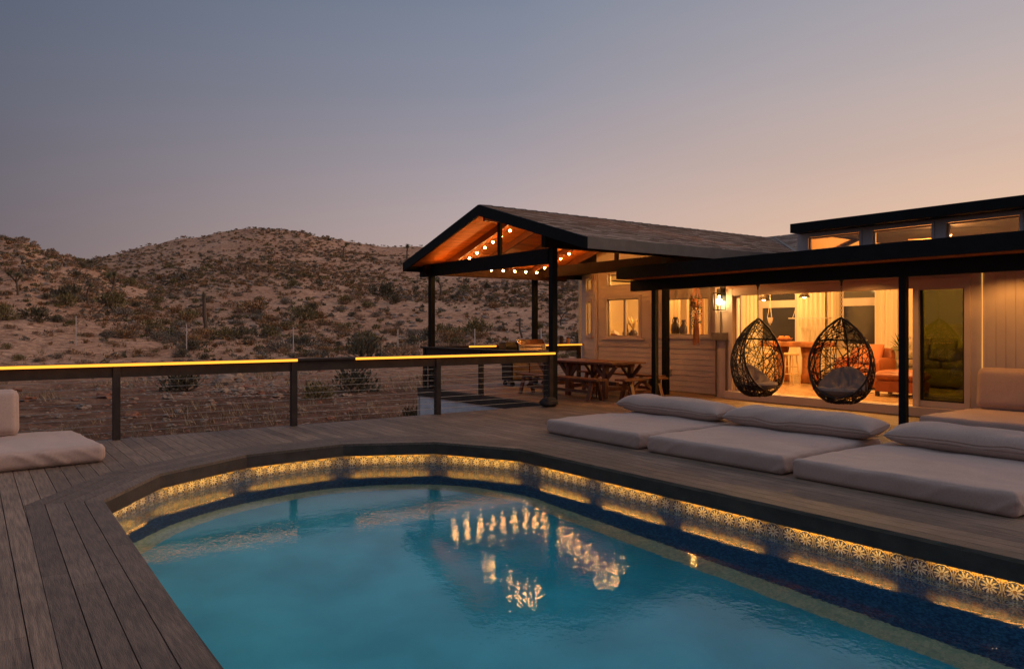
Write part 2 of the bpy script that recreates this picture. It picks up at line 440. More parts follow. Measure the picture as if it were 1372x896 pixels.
# inner rim, from the near left, round the far end, down the right side
def offset_chain(ch, d):
    res = []
    for i, p in enumerate(ch):
        p = Vector(p)
        if i > 0: t0 = (p-Vector(ch[i-1])).normalized()
        if i < len(ch)-1: t1 = (Vector(ch[i+1])-p).normalized()
        if i == 0: t0 = t1
        if i == len(ch)-1: t1 = t0
        n0 = Vector((-t0.y, t0.x)); n1 = Vector((-t1.y, t1.x)); b = (n0+n1).normalized()
        res.append(p+b*(d/max(.4, b.dot(n0))))
    return res
rim = [tuple(p) for p in POOL]
OUT = offset_chain(rim, .57)
def upper_y(x, chain):
    best = None
    for a, b in zip(chain, chain[1:]):
        if a[0]-1e-6 <= x <= b[0]+1e-6 and abs(a[0]-b[0]) > .02:
            y = a[1]+(b[1]-a[1])*(x-a[0])/(b[0]-a[0]); best = y if best is None else max(best, y)
    return best
top_chain = [tuple(p) for p in OUT]
PITCH, GAP, TH = .1405, .006, .028
bd = MB()
def strip(poly):
    bd.prism(poly, 'z', -TH, 0)
def run(x0, x1, ylo, yhi, first=None):
    """one row of boards from ylo (a function value at x0 and x1) to yhi, cut into lengths"""
    y = yhi; j = rnd.uniform(.8, 3.6) if first is None else first
    lo = max(ylo)
    cuts = [yhi]
    while y-j > lo+.5:
        y -= j; cuts.append(y); j = 3.65
    for a, b in zip(cuts, cuts[1:]): strip([(x0, b+.0015), (x1, b+.0015), (x1, a-.0015), (x0, a-.0015)])
    return cuts[-1]
x = -3.0
OX0, OX1 = OUT[1][0], OUT[-1][0]
mids = [p for p in top_chain if True]
k = 0
while x < 13.55:
    x0, x1 = x+GAP/2, x+PITCH-GAP/2
    ytop = 11.14 if x < 9.12 else (16.3 if x < 13.0 else 16.3)
    pts = [top_chain[i] for i in range(1, len(top_chain)-1) if x0 < top_chain[i][0] < x1]
    if x1 <= OX0 or x0 >= OX1:
        yl = -3.0; yt = run(x0, x1, (yl, yl), ytop)
        strip([(x0, yl), (x1, yl), (x1, yt-.0015), (x0, yt-.0015)])
    else:
        ya = upper_y(max(x0, OX0+.003), top_chain); yb = upper_y(min(x1, OX1-.003), top_chain)
        xa, xb = x0, x1
        if x0 < OX0: 
            strip([(x0, -3), (OX0-.004, -3), (OX0-.004, ya+.02), (x0, ya+.02)]); xa = OX0+.001
            xa = x0
        if x1 > OX1:
            strip([(OX1+.004, -3), (x1, -3), (x1, yb+.02), (OX1+.004, yb+.02)])
        yt = run(x0, x1, (ya+.03, yb+.03), ytop)
        lowpts = [(xa, ya+.004)] + [(p[0], p[1]+.005) for p in pts] + [(xb, yb+.004)]
        if x0 < OX0: lowpts[0] = (xa, ya+.024)
        if x1 > OX1: lowpts[-1] = (xb, yb+.024)
        strip(lowpts + [(xb, yt-.0015), (xa, yt-.0015)])
    x += PITCH
deck = bd.build('deck', M['board'])
tag(deck, 'weathered brown plank deck around the swimming pool', kind='structure')
bb = MB()
NB = 4; BW = .57/NB
for s in range(NB):
    a = offset_chain(rim, s*BW+(.0 if s == 0 else .003)); b = offset_chain(rim, (s+1)*BW-.003)
    for i in range(len(rim)-1):
        if i == 0: continue
        p0, p1, q0, q1 = a[i], a[i+1], b[i], b[i+1]
        d = (p1-p0).normalized()*.0012
        L_ = (p1-p0).length
        nseg = 1 if L_ < 2.5 else int(math.ceil(L_/2.6))
        ts = [0]+[min(.97, max(.03, (k2+rnd.uniform(-.25,.25))/nseg)) for k2 in range(1, nseg)]+[1]
        for t0, t1 in zip(ts, ts[1:]):
            A = p0.lerp(p1, t0)+d; B = p0.lerp(p1, t1)-d; C_ = q0.lerp(q1, t1)-d; D = q0.lerp(q1, t0)+d
            bb.prism([tuple(A), tuple(B), tuple(C_), tuple(D)], 'z', -TH, .0015)
    # near left piece running towards the camera
    A, B, C_, D = a[0], a[1], b[1], b[0]
    bb.prism([(A.x,-3), tuple(B), tuple(C_), (D.x,-3)], 'z', -TH, .0015)
br = bb.build('deck_border', M['board2']); tag(br, 'mitred deck border boards framing the pool', kind='structure')
# near-black sheet standing in for shade below the boards, pool left open
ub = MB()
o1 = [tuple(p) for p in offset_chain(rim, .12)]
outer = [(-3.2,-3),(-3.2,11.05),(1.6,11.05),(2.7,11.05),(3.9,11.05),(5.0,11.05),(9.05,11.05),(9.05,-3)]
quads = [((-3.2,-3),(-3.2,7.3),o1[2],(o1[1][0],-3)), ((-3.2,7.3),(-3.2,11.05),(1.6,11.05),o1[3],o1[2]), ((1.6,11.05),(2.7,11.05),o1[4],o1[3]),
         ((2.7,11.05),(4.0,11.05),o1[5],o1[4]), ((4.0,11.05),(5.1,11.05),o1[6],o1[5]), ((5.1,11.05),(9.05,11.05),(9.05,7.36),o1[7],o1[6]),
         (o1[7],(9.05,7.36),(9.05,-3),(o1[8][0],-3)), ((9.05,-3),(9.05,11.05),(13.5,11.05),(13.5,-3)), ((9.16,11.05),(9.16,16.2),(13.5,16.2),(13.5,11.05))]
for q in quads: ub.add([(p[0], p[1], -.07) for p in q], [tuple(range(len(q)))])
tag(ub.build('deck_gap_shade', M['under']), kind='structure')['label'] = 'black sheet for the shade under the deck boards'
# outer deck fascia
fb = MB(); fb.box(-3.2, 11.145, -.22, 9.10, 11.175, -.002); fb.box(9.085, 11.18, -.2, 9.118, 16.33, -.004); fb.box(9.12, 16.305, -.2, 14.6, 16.335, -.004)
tag(fb.build('deck_fascia', M['coping']), kind='structure')['label'] = 'dark fascia board along the deck edge'
# white skirt beneath the covered deck
sk = thing('deck_skirt', 'pale horizontal board skirt below the covered dining deck', 'skirting', (9.13, 13.7, -1.2))
s_ = MB()
for i in range(8): s_.box(-.012, -2.5, 1.0-.005-.14*(i+1), .012, 2.55, 1.0-.012-.14*i)
s_.build('panel', M['skirt'], sk); s_ = MB(); s_.box(-.03, 2.56, -.2, .03, 2.66, 1.0); s_.build('corner_trim', M['white'], sk)

# ------------------------------------------------------------------ pool
WZ = -.30
pool = thing('swimming_pool', 'above ground swimming pool with patterned blue tile band and deck surround', 'pool', (0,0,0))
wall_pts = []
cx, cyy, RR = 3.23, 6.72, 2.40
NA = 72
ctl = [(math.pi, 2.43)]+[(math.atan2(p[1]-cyy, p[0]-cx), math.hypot(p[0]-cx, p[1]-cyy)+.10) for p in POOL[2:8]]+[(0, 2.40)]
def prad(a):
    for (a0, r0), (a1, r1) in zip(ctl, ctl[1:]):
        if a0 >= a >= a1: t = (a0-a)/(a0-a1); t = t*t*(3-2*t); return r0+(r1-r0)*t
    return RR
for i in range(NA+1):
    a = math.pi*(1-i/NA); wall_pts.append((cx+prad(a)*math.cos(a), cyy+prad(a)*math.sin(a)))
wall_pts = [(cx-RR, cyy-q) for q in (6.6, 5.5, 4.4, 3.3, 2.2, 1.1)] + wall_pts + [(cx+RR, cyy-q) for q in (1.1, 2.2, 3.3, 4.4, 5.5, 6.6)]
# near end (behind the frame), a half circle as well
near = [(cx+RR*math.cos(-math.pi*i/24), .12+RR*math.sin(-math.pi*i/24)) for i in range(1, 24)]
loop = wall_pts + near
arc = [0]
for a, b in zip(loop, loop[1:]+loop[:1]): arc.append(arc[-1]+math.hypot(b[0]-a[0], b[1]-a[1]))
def band(name, prof, m, uvs=False, smooth=True):
    """prof: list of (inset, z); swept round the pool"""
    n = len(loop); me = bpy.data.meshes.new(name); v = []; f = []
    cxy = (cx, .12)
    def inset(p, d):
        if d == 0: return p
        yy = min(max(p[1], .12), cyy); q = Vector((p[0]-cx, p[1]-yy)); q = q*(1-d/q.length); return (cx+q.x, yy+q.y)
    for d, z in prof:
        for p in loop: q = inset(p, d); v.append((q[0], q[1], z))
    for i in range(len(prof)-1):
        for k in range(n): f.append((i*n+k, i*n+(k+1) % n, (i+1)*n+(k+1) % n, (i+1)*n+k))
    me.from_pydata(v, [], f)
    uv = me.uv_layers.new(name='UVMap')
    for pl in me.polygons:
        k = pl.index % n; i = pl.index//n
        for li, (kk, ii) in zip(pl.loop_indices, ((k,i),(k+1,i),(k+1,i+1),(k,i+1))):
            uv.data[li].uv = (arc[kk]/.152, prof[ii][1]/.152)
    if smooth:
        for p in me.polygons: p.use_smooth = True
    me.materials.append(m); o = bpy.data.objects.new(name, me); COL.objects.link(o); o.parent = pool
    return o
def tile_mat():
    m = bpy.data.materials.new('painted_tile'); m.use_nodes = True
    n = m.node_tree.nodes; l = m.node_tree.links; p = n['Principled BSDF']; p.inputs['Roughness'].default_value = .25
    uv = n.new('ShaderNodeUVMap'); s = n.new('ShaderNodeSeparateXYZ'); l.new(uv.outputs[0], s.inputs[0])
    def ma(op, a, b=None, c=None):
        x = n.new('ShaderNodeMath'); x.operation = op
        for i, q in enumerate((a, b, c)):
            if q is None: continue
            if isinstance(q, (int, float)): x.inputs[i].default_value = q
            else: l.new(q, x.inputs[i])
        return x.outputs[0]
    U = ma('SUBTRACT', ma('FRACT', s.outputs[0]), .5); V = ma('SUBTRACT', ma('FRACT', ma('ADD', s.outputs[1], .17)), .5)
    rr = ma('SQRT', ma('ADD', ma('MULTIPLY', U, U), ma('MULTIPLY', V, V))); th = ma('ARCTAN2', V, U)
    pet = ma('ADD', .10, ma('MULTIPLY', ma('POWER', ma('ABSOLUTE', ma('COSINE', ma('MULTIPLY', th, 5))), 1.6), .27))
    flower = ma('LESS_THAN', rr, pet); core = ma('LESS_THAN', rr, .085)
    ring = ma('LESS_THAN', ma('ABSOLUTE', ma('SUBTRACT', rr, .44)), .018)
    au = ma('SUBTRACT', .5, ma('ABSOLUTE', U)); av = ma('SUBTRACT', .5, ma('ABSOLUTE', V))
    rc = ma('SQRT', ma('ADD', ma('MULTIPLY', au, au), ma('MULTIPLY', av, av))); thc = ma('ARCTAN2', av, au)
    corner = ma('LESS_THAN', rc, ma('ADD', .23, ma('MULTIPLY', ma('COSINE', ma('MULTIPLY', thc, 12)), .05)))
    cc = ma('LESS_THAN', rc, .08)
    grout = ma('LESS_THAN', ma('MINIMUM', au, av), .014)
    def mx(f, a, b):
        x = n.new('ShaderNodeMix'); x.data_type = 'RGBA'; l.new(f, x.inputs['Factor'])
        for nm, q in (('A', a), ('B', b)):
            if isinstance(q, tuple): x.inputs[nm].default_value = (*q, 1)
            else: l.new(q, x.inputs[nm])
        return x.outputs['Result']
    c = (.10,.13,.26)
    nz = n.new('ShaderNodeTexNoise'); nz.inputs['Scale'].default_value = 9; l.new(uv.outputs[0], nz.inputs['Vector'])
    f0 = ma('GREATER_THAN', nz.outputs[0], .52)
    c = mx(f0, (.02,.04,.15), (.16,.13,.12))
    c = mx(ring, c, (.55,.50,.42)); c = mx(flower, c, (.66,.64,.60)); c = mx(core, c, (.25,.16,.10)); c = mx(corner, c, (.52,.36,.13)); c = mx(cc, c, (.08,.09,.22)); n2 = n.new('ShaderNodeTexNoise'); n2.inputs['Scale'].default_value = 22; n2.inputs['Detail'].default_value = 3; l.new(uv.outputs[0], n2.inputs['Vector'])
    f2 = ma('MULTIPLY', ma('GREATER_THAN', n2.outputs[0], .55), .75)
    c = mx(f2, c, (.045,.05,.10))
    n3 = n.new('ShaderNodeTexNoise'); n3.inputs['Scale'].default_value = 14; n3.inputs['Detail'].default_value = 2; l.new(uv.outputs[0], n3.inputs['Vector'])
    f3 = ma('MULTIPLY', ma('GREATER_THAN', n3.outputs[0], .62), .7)
    c = mx(f3, c, (.62,.55,.45)); c = mx(grout, c, (.45,.42,.38))
    l.new(c, p.inputs['Base Color']); return m
band('tile_band', [(0, -.02), (0, -.16), (0, -.30), (0, -.46)], tile_mat())
def pebble(name, stops, sc):
    m = bpy.data.materials.new(name); m.use_nodes = True; n = m.node_tree.nodes; l = m.node_tree.links; p = n['Principled BSDF']; p.inputs['Roughness'].default_value = .6
    t = n.new('ShaderNodeTexCoord'); v = n.new('ShaderNodeTexVoronoi'); v.inputs['Scale'].default_value = sc; l.new(t.outputs['Object'], v.inputs['Vector'])
    r = n.new('ShaderNodeValToRGB'); e = r.color_ramp.elements; e[0].color = (*stops[0], 1); e[1].color = (*stops[-1], 1); e[1].position = .8
    x = e.new(.5); x.color = (*stops[1], 1)
    sp = n.new('ShaderNodeSeparateColor'); l.new(v.outputs['Color'], sp.inputs[0]); l.new(sp.outputs[0], r.inputs[0]); l.new(r.outputs[0], p.inputs['Base Color']); return m
band('wall_liner', [(0, -.46), (0, -1.52)], pebble('navy_liner', [(.007,.045,.13), (.013,.085,.21), (.05,.18,.36)], 55))
band('cove', [(0, -1.52), (.015, -1.555), (.05, -1.585), (.10, -1.60), (.20, -1.601)], pebble('green_cove', [(.38,.54,.38), (.52,.66,.44), (.68,.76,.50)], 45))
fl = MB(); n = len(loop)
flv = []
for p in loop:
    yy = min(max(p[1], .12), cyy); q = Vector((p[0]-cx, p[1]-yy)); q = q*(1-.19/q.length); flv.append((cx+q.x, yy+q.y, -1.602))
fl.add(flv, [tuple(range(n))])
fl.build('floor', mat('pool_plaster', (.035,.55,.72), .7, var=.10, vscale=1.3, col2=(.06,.66,.84), detail=3), pool)
# fascia boards under the rim and the light strips behind them
for i in range(1, len(rim)-1):
    a = Vector(rim[i]); b = Vector(rim[i+1]); d = (b-a).normalized(); nn = Vector((-d.y, d.x))
    q = MB()
    pts = [a+d*.001, b-d*.001, b-d*.001+nn*.025, a+d*.001+nn*.025]
    pin = [Vector(p) for p in (offset_chain(rim, .004)[i], offset_chain(rim, .004)[i+1], offset_chain(rim, .03)[i+1], offset_chain(rim, .03)[i])]
    q.prism([tuple(p) for p in pin], 'z', -.158, -TH-.001)
    q.build('coping_fascia', M['coping'], pool)
q = MB(); q.prism([(.904, -.2), (.904, 7.27-.1), (.93, 7.27-.1), (.93, -.2)], 'z', -.158, -TH-.001); q.build('coping_fascia', M['coping'], pool)
def led_seg(p, q2, name='light_strip'):
    d = (q2-p).normalized(); nn = Vector((-d.y, d.x))
    for (o0, o1, z0, z1, mm) in ((.0305, .033, -.155, -.095, M['ledpool']), (.086, .091, -.141, -.137, M['ledline'])):  # strip split: wide emitter shaped to light the tile, thin line for its reflection
        s2 = MB(); s2.prism([tuple(p+nn*o0), tuple(q2+nn*o0), tuple(q2+nn*o1), tuple(p+nn*o1)], 'z', z0, z1); s2.build(name, mm, pool)
for i in range(2, 7):
    a = Vector(rim[i]); b = Vector(rim[i+1]); d = (b-a).normalized()
    led_seg(a+d*.13, b-d*.13)
ys = [7.22, 6.13, 5.01, 3.86, 2.70, 1.55, .4]
for a, b in zip(ys, ys[1:]): led_seg(Vector((5.53, a-.15)), Vector((5.53, b+.15)))
led_seg(Vector((.90, 3.5)), Vector((.95, 5.2))); led_seg(Vector((.92, 5.4)), Vector((.945, 7.1)))
# water
def water_mat():
    m = bpy.data.materials.new('pool_water'); m.use_nodes = True; n = m.node_tree.nodes; l = m.node_tree.links; n.clear()
    o = n.new('ShaderNodeOutputMaterial'); gl = n.new('ShaderNodeBsdfGlass'); gl.inputs['IOR'].default_value = 1.333
    gl.inputs['Color'].default_value = (.94,.99,1,1); gl.inputs['Roughness'].default_value = 0.0
    l.new(gl.outputs[0], o.inputs[0])
    t = n.new('ShaderNodeTexCoord')
    mp = n.new('ShaderNodeMapping'); mp.inputs['Rotation'].default_value = (0,0,-FWD); mp.inputs['Scale'].default_value = (1,1,1); l.new(t.outputs['Object'], mp.inputs[0])
    a = n.new('ShaderNodeTexNoise'); a.inputs['Scale'].default_value = 2.4; a.inputs['Detail'].default_value = 3; l.new(mp.outputs[0], a.inputs['Vector'])
    b = n.new('ShaderNodeTexNoise'); b.inputs['Scale'].default_value = 28; b.inputs['Detail'].default_value = 2; l.new(mp.outputs[0], b.inputs['Vector'])
    am = n.new('ShaderNodeMath'); am.operation = 'MULTIPLY'; am.inputs[1].default_value = .55; l.new(a.outputs[0], am.inputs[0])
    s = n.new('ShaderNodeMath'); s.operation = 'MULTIPLY_ADD'; l.new(b.outputs[0], s.inputs[0]); s.inputs[1].default_value = .115; l.new(am.outputs[0], s.inputs[2])
    bp = n.new('ShaderNodeBump'); bp.inputs['Strength'].default_value = 1; bp.inputs['Distance'].default_value = .006
    l.new(s.outputs[0], bp.inputs['Height']); l.new(bp.outputs[0], gl.inputs['Normal']); return m
wm = MB(); wm.add([(*p, WZ) for p in loop], [tuple(range(len(loop)))])
wo = wm.build('pool_water', water_mat(), fix=False); tag(wo, 'clear turquoise pool water with faint ripples', kind='structure')
if wo.data.polygons[0].normal.z < 0: wo.data.flip_normals()

# ------------------------------------------------------------------ railings
def railing(label, ends, posts, leds, name='cable_railing', rail_h=1.02, ncab=8, cabs=True, fade=True):
    """ends: two (x,y); posts: distances along; leds: (from,to) along, on the side facing the deck (right of travel)"""
    a = Vector((*ends[0], 0)); b = Vector((*ends[1], 0)); d = (b-a).normalized(); Ln = (b-a).length; yaw = math.atan2(d.y, d.x)
    t = thing(name, label, 'railing', a, yaw)
    for p in posts:
        q = MB(); q.box(p-.045, -.045, 0, p+.045, .045, rail_h-.036); q.build('post', M['rail'], t, bevel=.004)
    q = MB(); q.box(-.06, -.075, rail_h-.034, Ln+.06, .075, rail_h); q.build('cap_rail', M['rail'], t, bevel=.005)
    for p0, p1 in zip(posts, posts[1:]):
        q = MB(); q.box(p0+.048, -.019, rail_h-.19, p1-.048, .019, rail_h-.037); q.build('top_rail', M['rail'], t)
        if cabs:
            for k in range(ncab):
                z = .10+k*(rail_h-.34)/(ncab-1)
                q = MB(); q.tube([(p0+.04, 0, z), (p1-.04, 0, z)], .0032, 5); q.build('cable', M['cable'], t)
    for (u0, u1) in leds:
        q = MB(); q.box(u0, -.094, rail_h-.040, u1, -.0765, rail_h-.004); q.build('light_strip', M['led'], t, bevel=.004)
    return t
railing('long poolside cable railing with glowing strip, facing the desert', ((-3.0, 11.07), (9.09, 11.07)), [.1, 1.0+1.6, 4.6, 7.02, 9.55, 12.04], [(.2, 7.05), (8.0, 12.1)])
railing('unlit dark cable railing along the side of the dining deck', ((9.12, 16.05), (9.12, 11.22)), [.05, 2.5, 4.78], [])
railing('far cable railing with glowing strip behind the grill', ((9.3, 16.15), (14.3, 16.15)), [.1, 2.5, 4.95], [(1.15, 2.0), (2.9, 5.0)])

# ------------------------------------------------------------------ pavilion
pv = thing('pavilion', 'open gabled pavilion with shingle roof and cedar ceiling over the dining deck', 'pavilion', (0,0,0))
for (px, py, h_) in ((9.22, 15.86, 2.74), (9.24, 11.22, 3.42), (12.65, 16.15, 2.8), (12.65, 11.42, 3.40)):
    q = MB(); q.box(px-.062, py-.062, 0, px+.062, py+.062, h_); q.build('post', M['black'], pv, bevel=.004)
q = MB(); q.box(9.16, 11.285, 2.74, 9.28, 16.35, 3.03); q.build('tie_beam', M['black'], pv, bevel=.005)
q = MB(); q.box(12.59, 9.75, 2.83, 12.71, 16.3, 3.10); q.build('tie_beam', M['beamb'], pv, bevel=.005)
RY, RZ, EZ, HW = 12.97, 4.04, 3.06, 3.30
def roof_z(y): return RZ-(RZ-EZ)*abs(y-RY)/HW
q = MB(); q.box(9.19, 12.93, 3.035, 9.25, 13.03, 3.74); q.build('king_post', M['black'], pv)
q = MB(); q.box(12.62, 12.92, 3.105, 12.68, 13.02, 3.74); q.box(12.6, 11.05, 3.3, 12.7, 11.15, 3.3); q = MB(); q.box(12.62,12.92,3.105,12.68,13.02,3.74); q.build('king_post', M['beamb'], pv)
q = MB(); q.box(9.0, 11.16, 3.035, 13.5, 11.28, 3.30); q.build('purlin', M['black'], pv)
q = MB(); q.box(9.0, 15.78, 2.76, 13.5, 15.88, 3.0); 
q.build('purlin', M['beamb'], pv)
q = MB(); q.box(9.285, 11.4, 3.005, 9.305, 15.75, 3.025); q.build('light_strip', M['amber'], pv)
q = MB(); q.box(12.715, 9.9, 3.07, 12.735, 16.0, 3.085); q.build('light_strip', M['amber'], pv)  # added strip, hidden behind the rear beam to brighten the ceiling
# ceiling planks (running along x), rafters, shingles, fascias
q = MB()
for side in (-1, 1):
    nP = 22
    for i in range(nP):
        y0 = RY+side*HW*i/nP; y1 = RY+side*(HW*(i+1)/nP-.006); z0 = roof_z(y0)-.07; z1 = roof_z(y1)-.07
        xa = 8.75; xb = 13.56
        q.add([(xa,y0,z0),(xb,y0,z0),(xb,y1,z1),(xa,y1,z1),(xa,y0,z0+.02),(xb,y0,z0+.02),(xb,y1,z1+.02),(xa,y1,z1+.02)], [(0,1,2,3),(7,6,5,4),(0,4,5,1),(1,5,6,2),(2,6,7,3),(3,7,4,0)])
q.build('ceiling', M['cedar'], pv)
for xr in (9.62, 10.55, 11.5, 12.35, 13.25):
    q = MB()
    for side in (-1, 1):
        p0 = (xr, RY, RZ-.16); p1 = (xr, RY+side*(HW-.15), roof_z(RY+HW-.15)-.16)
        q.bar(p0, p1, .045, .15)
    q.build('rafter', M['rafter'], pv)
q = MB(); q.box(8.8, 12.945, 3.72, 13.5, 12.995, 3.93); q.build('ridge_beam', M['rafter'], pv)
def shingle_mat():
    m = bpy.data.materials.new('asphalt_shingle'); m.use_nodes = True; n = m.node_tree.nodes; l = m.node_tree.links; p = n['Principled BSDF']; p.inputs['Roughness'].default_value = .95; p.inputs['Specular IOR Level'].default_value = .1
    uv = n.new('ShaderNodeUVMap'); b = n.new('ShaderNodeTexBrick'); l.new(uv.outputs[0], b.inputs['Vector'])
    b.inputs['Color1'].default_value = (.30,.225,.18,1); b.inputs['Color2'].default_value = (.52,.40,.33,1); b.inputs['Mortar'].default_value = (.20,.15,.125,1)
    b.inputs['Scale'].default_value = 1; b.inputs['Brick Width'].default_value = .30; b.inputs['Row Height'].default_value = .14; b.inputs['Mortar Size'].default_value = .003; b.inputs['Bias'].default_value = -.1
    nz = n.new('ShaderNodeTexNoise'); nz.inputs['Scale'].default_value = 60; l.new(uv.outputs[0], nz.inputs['Vector'])
    x = n.new('ShaderNodeMix'); x.data_type = 'RGBA'; x.blend_type = 'OVERLAY'; x.inputs['Factor'].default_value = .4; l.new(b.outputs[0], x.inputs['A']); l.new(nz.outputs[0], x.inputs['B'])
    l.new(x.outputs['Result'], p.inputs['Base Color'])
    bp = n.new('ShaderNodeBump'); bp.inputs['Distance'].default_value = .02; bp.inputs['Strength'].default_value = .5; l.new(x.outputs['Result'], bp.inputs['Height']); l.new(bp.outputs[0], p.inputs['Normal'])
    return m
SH = shingle_mat()
def slope_courses(name, parent, x0, x1, yr, zr, ye, ze, along='x'):
    """overlapping shingle courses between a ridge line and an eave line; along = axis of the ridge"""
    nC = max(6, int(math.hypot(ye-yr, ze-zr)/.145)); me = bpy.data.meshes.new(name); v = []; f = []; uvs = []
    segs = int((x1-x0)/.3)
    rr3 = random.Random(3)
    for i in range(nC):
        t0 = i/nC; t1 = (i+1)/nC
        for k in range(segs):
            xa = x0+(x1-x0)*k/segs+(.15 if i % 2 else 0)*0; xb = x0+(x1-x0)*(k+1)/segs
            lift = .012+rr3.uniform(0, .010)
            base = len(v)
            for (X, T, Z) in ((xa, t0, .004), (xb, t0, .004), (xb, t1, lift), (xa, t1, lift), (xb, t1, 0), (xa, t1, 0)):
                Y = yr+(ye-yr)*T; zz = zr+(ze-zr)*T+Z
                v.append((X, Y, zz) if along == 'x' else (Y, X, zz)); uvs.append((X, T*nC*.14))
            f.append((base, base+1, base+2, base+3)); f.append((base+3, base+2, base+4, base+5))
    me.from_pydata(v, [], f); uv = me.uv_layers.new(name='UVMap')
    for lp in me.loops: uv.data[lp.index].uv = uvs[lp.vertex_index]
    me.materials.append(SH); o = bpy.data.objects.new(name, me); COL.objects.link(o); o.parent = parent; return o
for side in (-1, 1):
    slope_courses('shingle_slope', pv, 8.70, 18.5, RY, RZ, RY+side*HW, EZ)
    # solid core under the shingles
    q = MB(); y1 = RY+side*HW
    q.add([(8.74,RY,RZ-.005),(18.5,RY,RZ-.005),(18.5,y1,EZ-.005),(8.74,y1,EZ-.005),(8.74,RY,RZ-.045),(18.5,RY,RZ-.045),(18.5,y1,EZ-.045),(8.74,y1,EZ-.045)], [(0,1,2,3),(7,6,5,4),(0,4,5,1),(1,5,6,2),(2,6,7,3),(3,7,4,0)])
    q.build('roof_deck', M['under'], pv)
q = MB()
for i in range(33):
    x0 = 8.69+i*.3; q.add([(x0,RY-.13,RZ-.02+.0),(x0+.31,RY-.13,RZ-.012),(x0+.31,RY,RZ+.035),(x0,RY,RZ+.02),(x0+.31,RY+.13,RZ-.012),(x0,RY+.13,RZ-.02)], [(0,1,2,3),(3,2,4,5)])
q.build('ridge_cap', mat('ridge_shingle', (.12,.095,.08), .95, var=.3, vscale=12), pv)
for side in (-1, 1):
    q = MB(); y1 = RY+side*(HW+.02); zt = roof_z(y1)
    q.add([(8.655,RY,RZ+.012),(8.70,RY,RZ+.012),(8.70,y1,EZ+.004),(8.655,y1,EZ+.004),(8.655,RY,RZ-.22),(8.70,RY,RZ-.22),(8.70,y1,EZ-.205),(8.655,y1,EZ-.205)], [(0,1,2,3),(7,6,5,4),(0,4,5,1),(1,5,6,2),(2,6,7,3),(3,7,4,0)])
    q.build('gable_fascia', M['black'], pv)
q = MB(); q.box(8.702, RY-HW-.045, EZ-.20, 15.0, RY-HW-.012, EZ+.004); q.build('eave_fascia', M['greyfascia'], pv)
q = MB(); q.box(15.004, RY-HW-.05, EZ-.20, 18.4, RY-HW-.014, EZ+.004); q.build('eave_fascia', M['greyfascia'], pv)
q = MB(); q.box(8.702, RY+HW+.012, EZ-.20, 18.4, RY+HW+.045, EZ+.004); q.build('eave_fascia', M['black'], pv)

# festoon lights: one string with its bulbs
sl = thing('string_lights', 'string of warm globe bulbs strung along the pavilion rafters', 'string lights', (9.75, 12.97, 3.6))
path = []
XA, XB = 9.72, 12.28
def slope_pt(x, t): return Vector((x, RY+t*(HW-.68), roof_z(RY+t*(HW-.68))-.27))
legs = [(slope_pt(XA, -.5), slope_pt(XA, 0)), (slope_pt(XA, 0), slope_pt(XA, 1)), (slope_pt(XA, 1), slope_pt(XB, 1)), (slope_pt(XB, 1), slope_pt(XB, 0)), (slope_pt(XB, 0), slope_pt(XB, -.35))]
o0 = Vector((9.75, 12.97, 3.6)); cab = []
for a, b in legs:
    nB = max(2, round((b-a).length/.36))
    for k in range(nB):
        for j in range(4):
            t_ = (k+j/4)/nB; cab.append(a.lerp(b, t_)-Vector((0,0,.018*math.sin(math.pi*j/4)))-o0)
        p = a.lerp(b, (k+.0)/nB)-o0
        q = MB(); q.tube([p, p-Vector((0,0,.03))], .010, 6); q.build('socket', M['under'], sl)
        q = MB(); q.ball(p-Vector((0,0,.05)), .025, 12, 9); q.build('bulb', M['bulb'], sl, smooth=True)
q = MB(); q.tube(cab, .004, 4); q.build('cord', M['under'], sl)

# ------------------------------------------------------------------ house
hs = thing('house', 'single storey white house with lit rooms, patio roof and clerestory windows', 'house', (0,0,0))
def wall_panel(a, b, z0, z1, th, openings, outer='right'):
    """siding wall from a to b (xy) with rectangular openings (d0,d1,z0,z1); returns list of solid rectangles in wall coords"""
    a = Vector(a); b = Vector(b); Ln = (b-a).length
    ds = sorted({0, Ln, *[o[0] for o in openings], *[o[1] for o in openings]}); zs = sorted({z0, z1, *[o[2] for o in openings], *[o[3] for o in openings]})
    res = []
    for d0, d1 in zip(ds, ds[1:]):
        run0 = None
        for y0, y1 in zip(zs, zs[1:]):
            mx_, mz = (d0+d1)/2, (y0+y1)/2
            hole = any(o[0] < mx_ < o[1] and o[2] < mz < o[3] for o in openings)
            if not hole:
                if run0 is None: run0 = y0
            if hole and run0 is not None: res.append((d0, d1, run0, y0)); run0 = None
        if run0 is not None: res.append((d0, d1, run0, z1))
    return res
def frame_of(a, b):
    a = Vector((*a, 0)); b = Vector((*b, 0)); d = (b-a).normalized(); nrm = Vector((-d.y, d.x, 0))  # nrm to the left of travel = outside
    return a, d, nrm
def put(mbx, a, b, d0, d1, z0, z1, n0, n1):
    A, d, nr = frame_of(a, b)
    vs = []
    for z in (z0, z1):
        for dd, nn in ((d0,n0),(d1,n0),(d1,n1),(d0,n1)): p = A+d*dd+nr*nn; vs.append((p.x, p.y, z))
    mbx.add(vs, [(3,2,1,0),(4,5,6,7),(0,1,5,4),(1,2,6,5),(2,3,7,6),(3,0,4,7)])
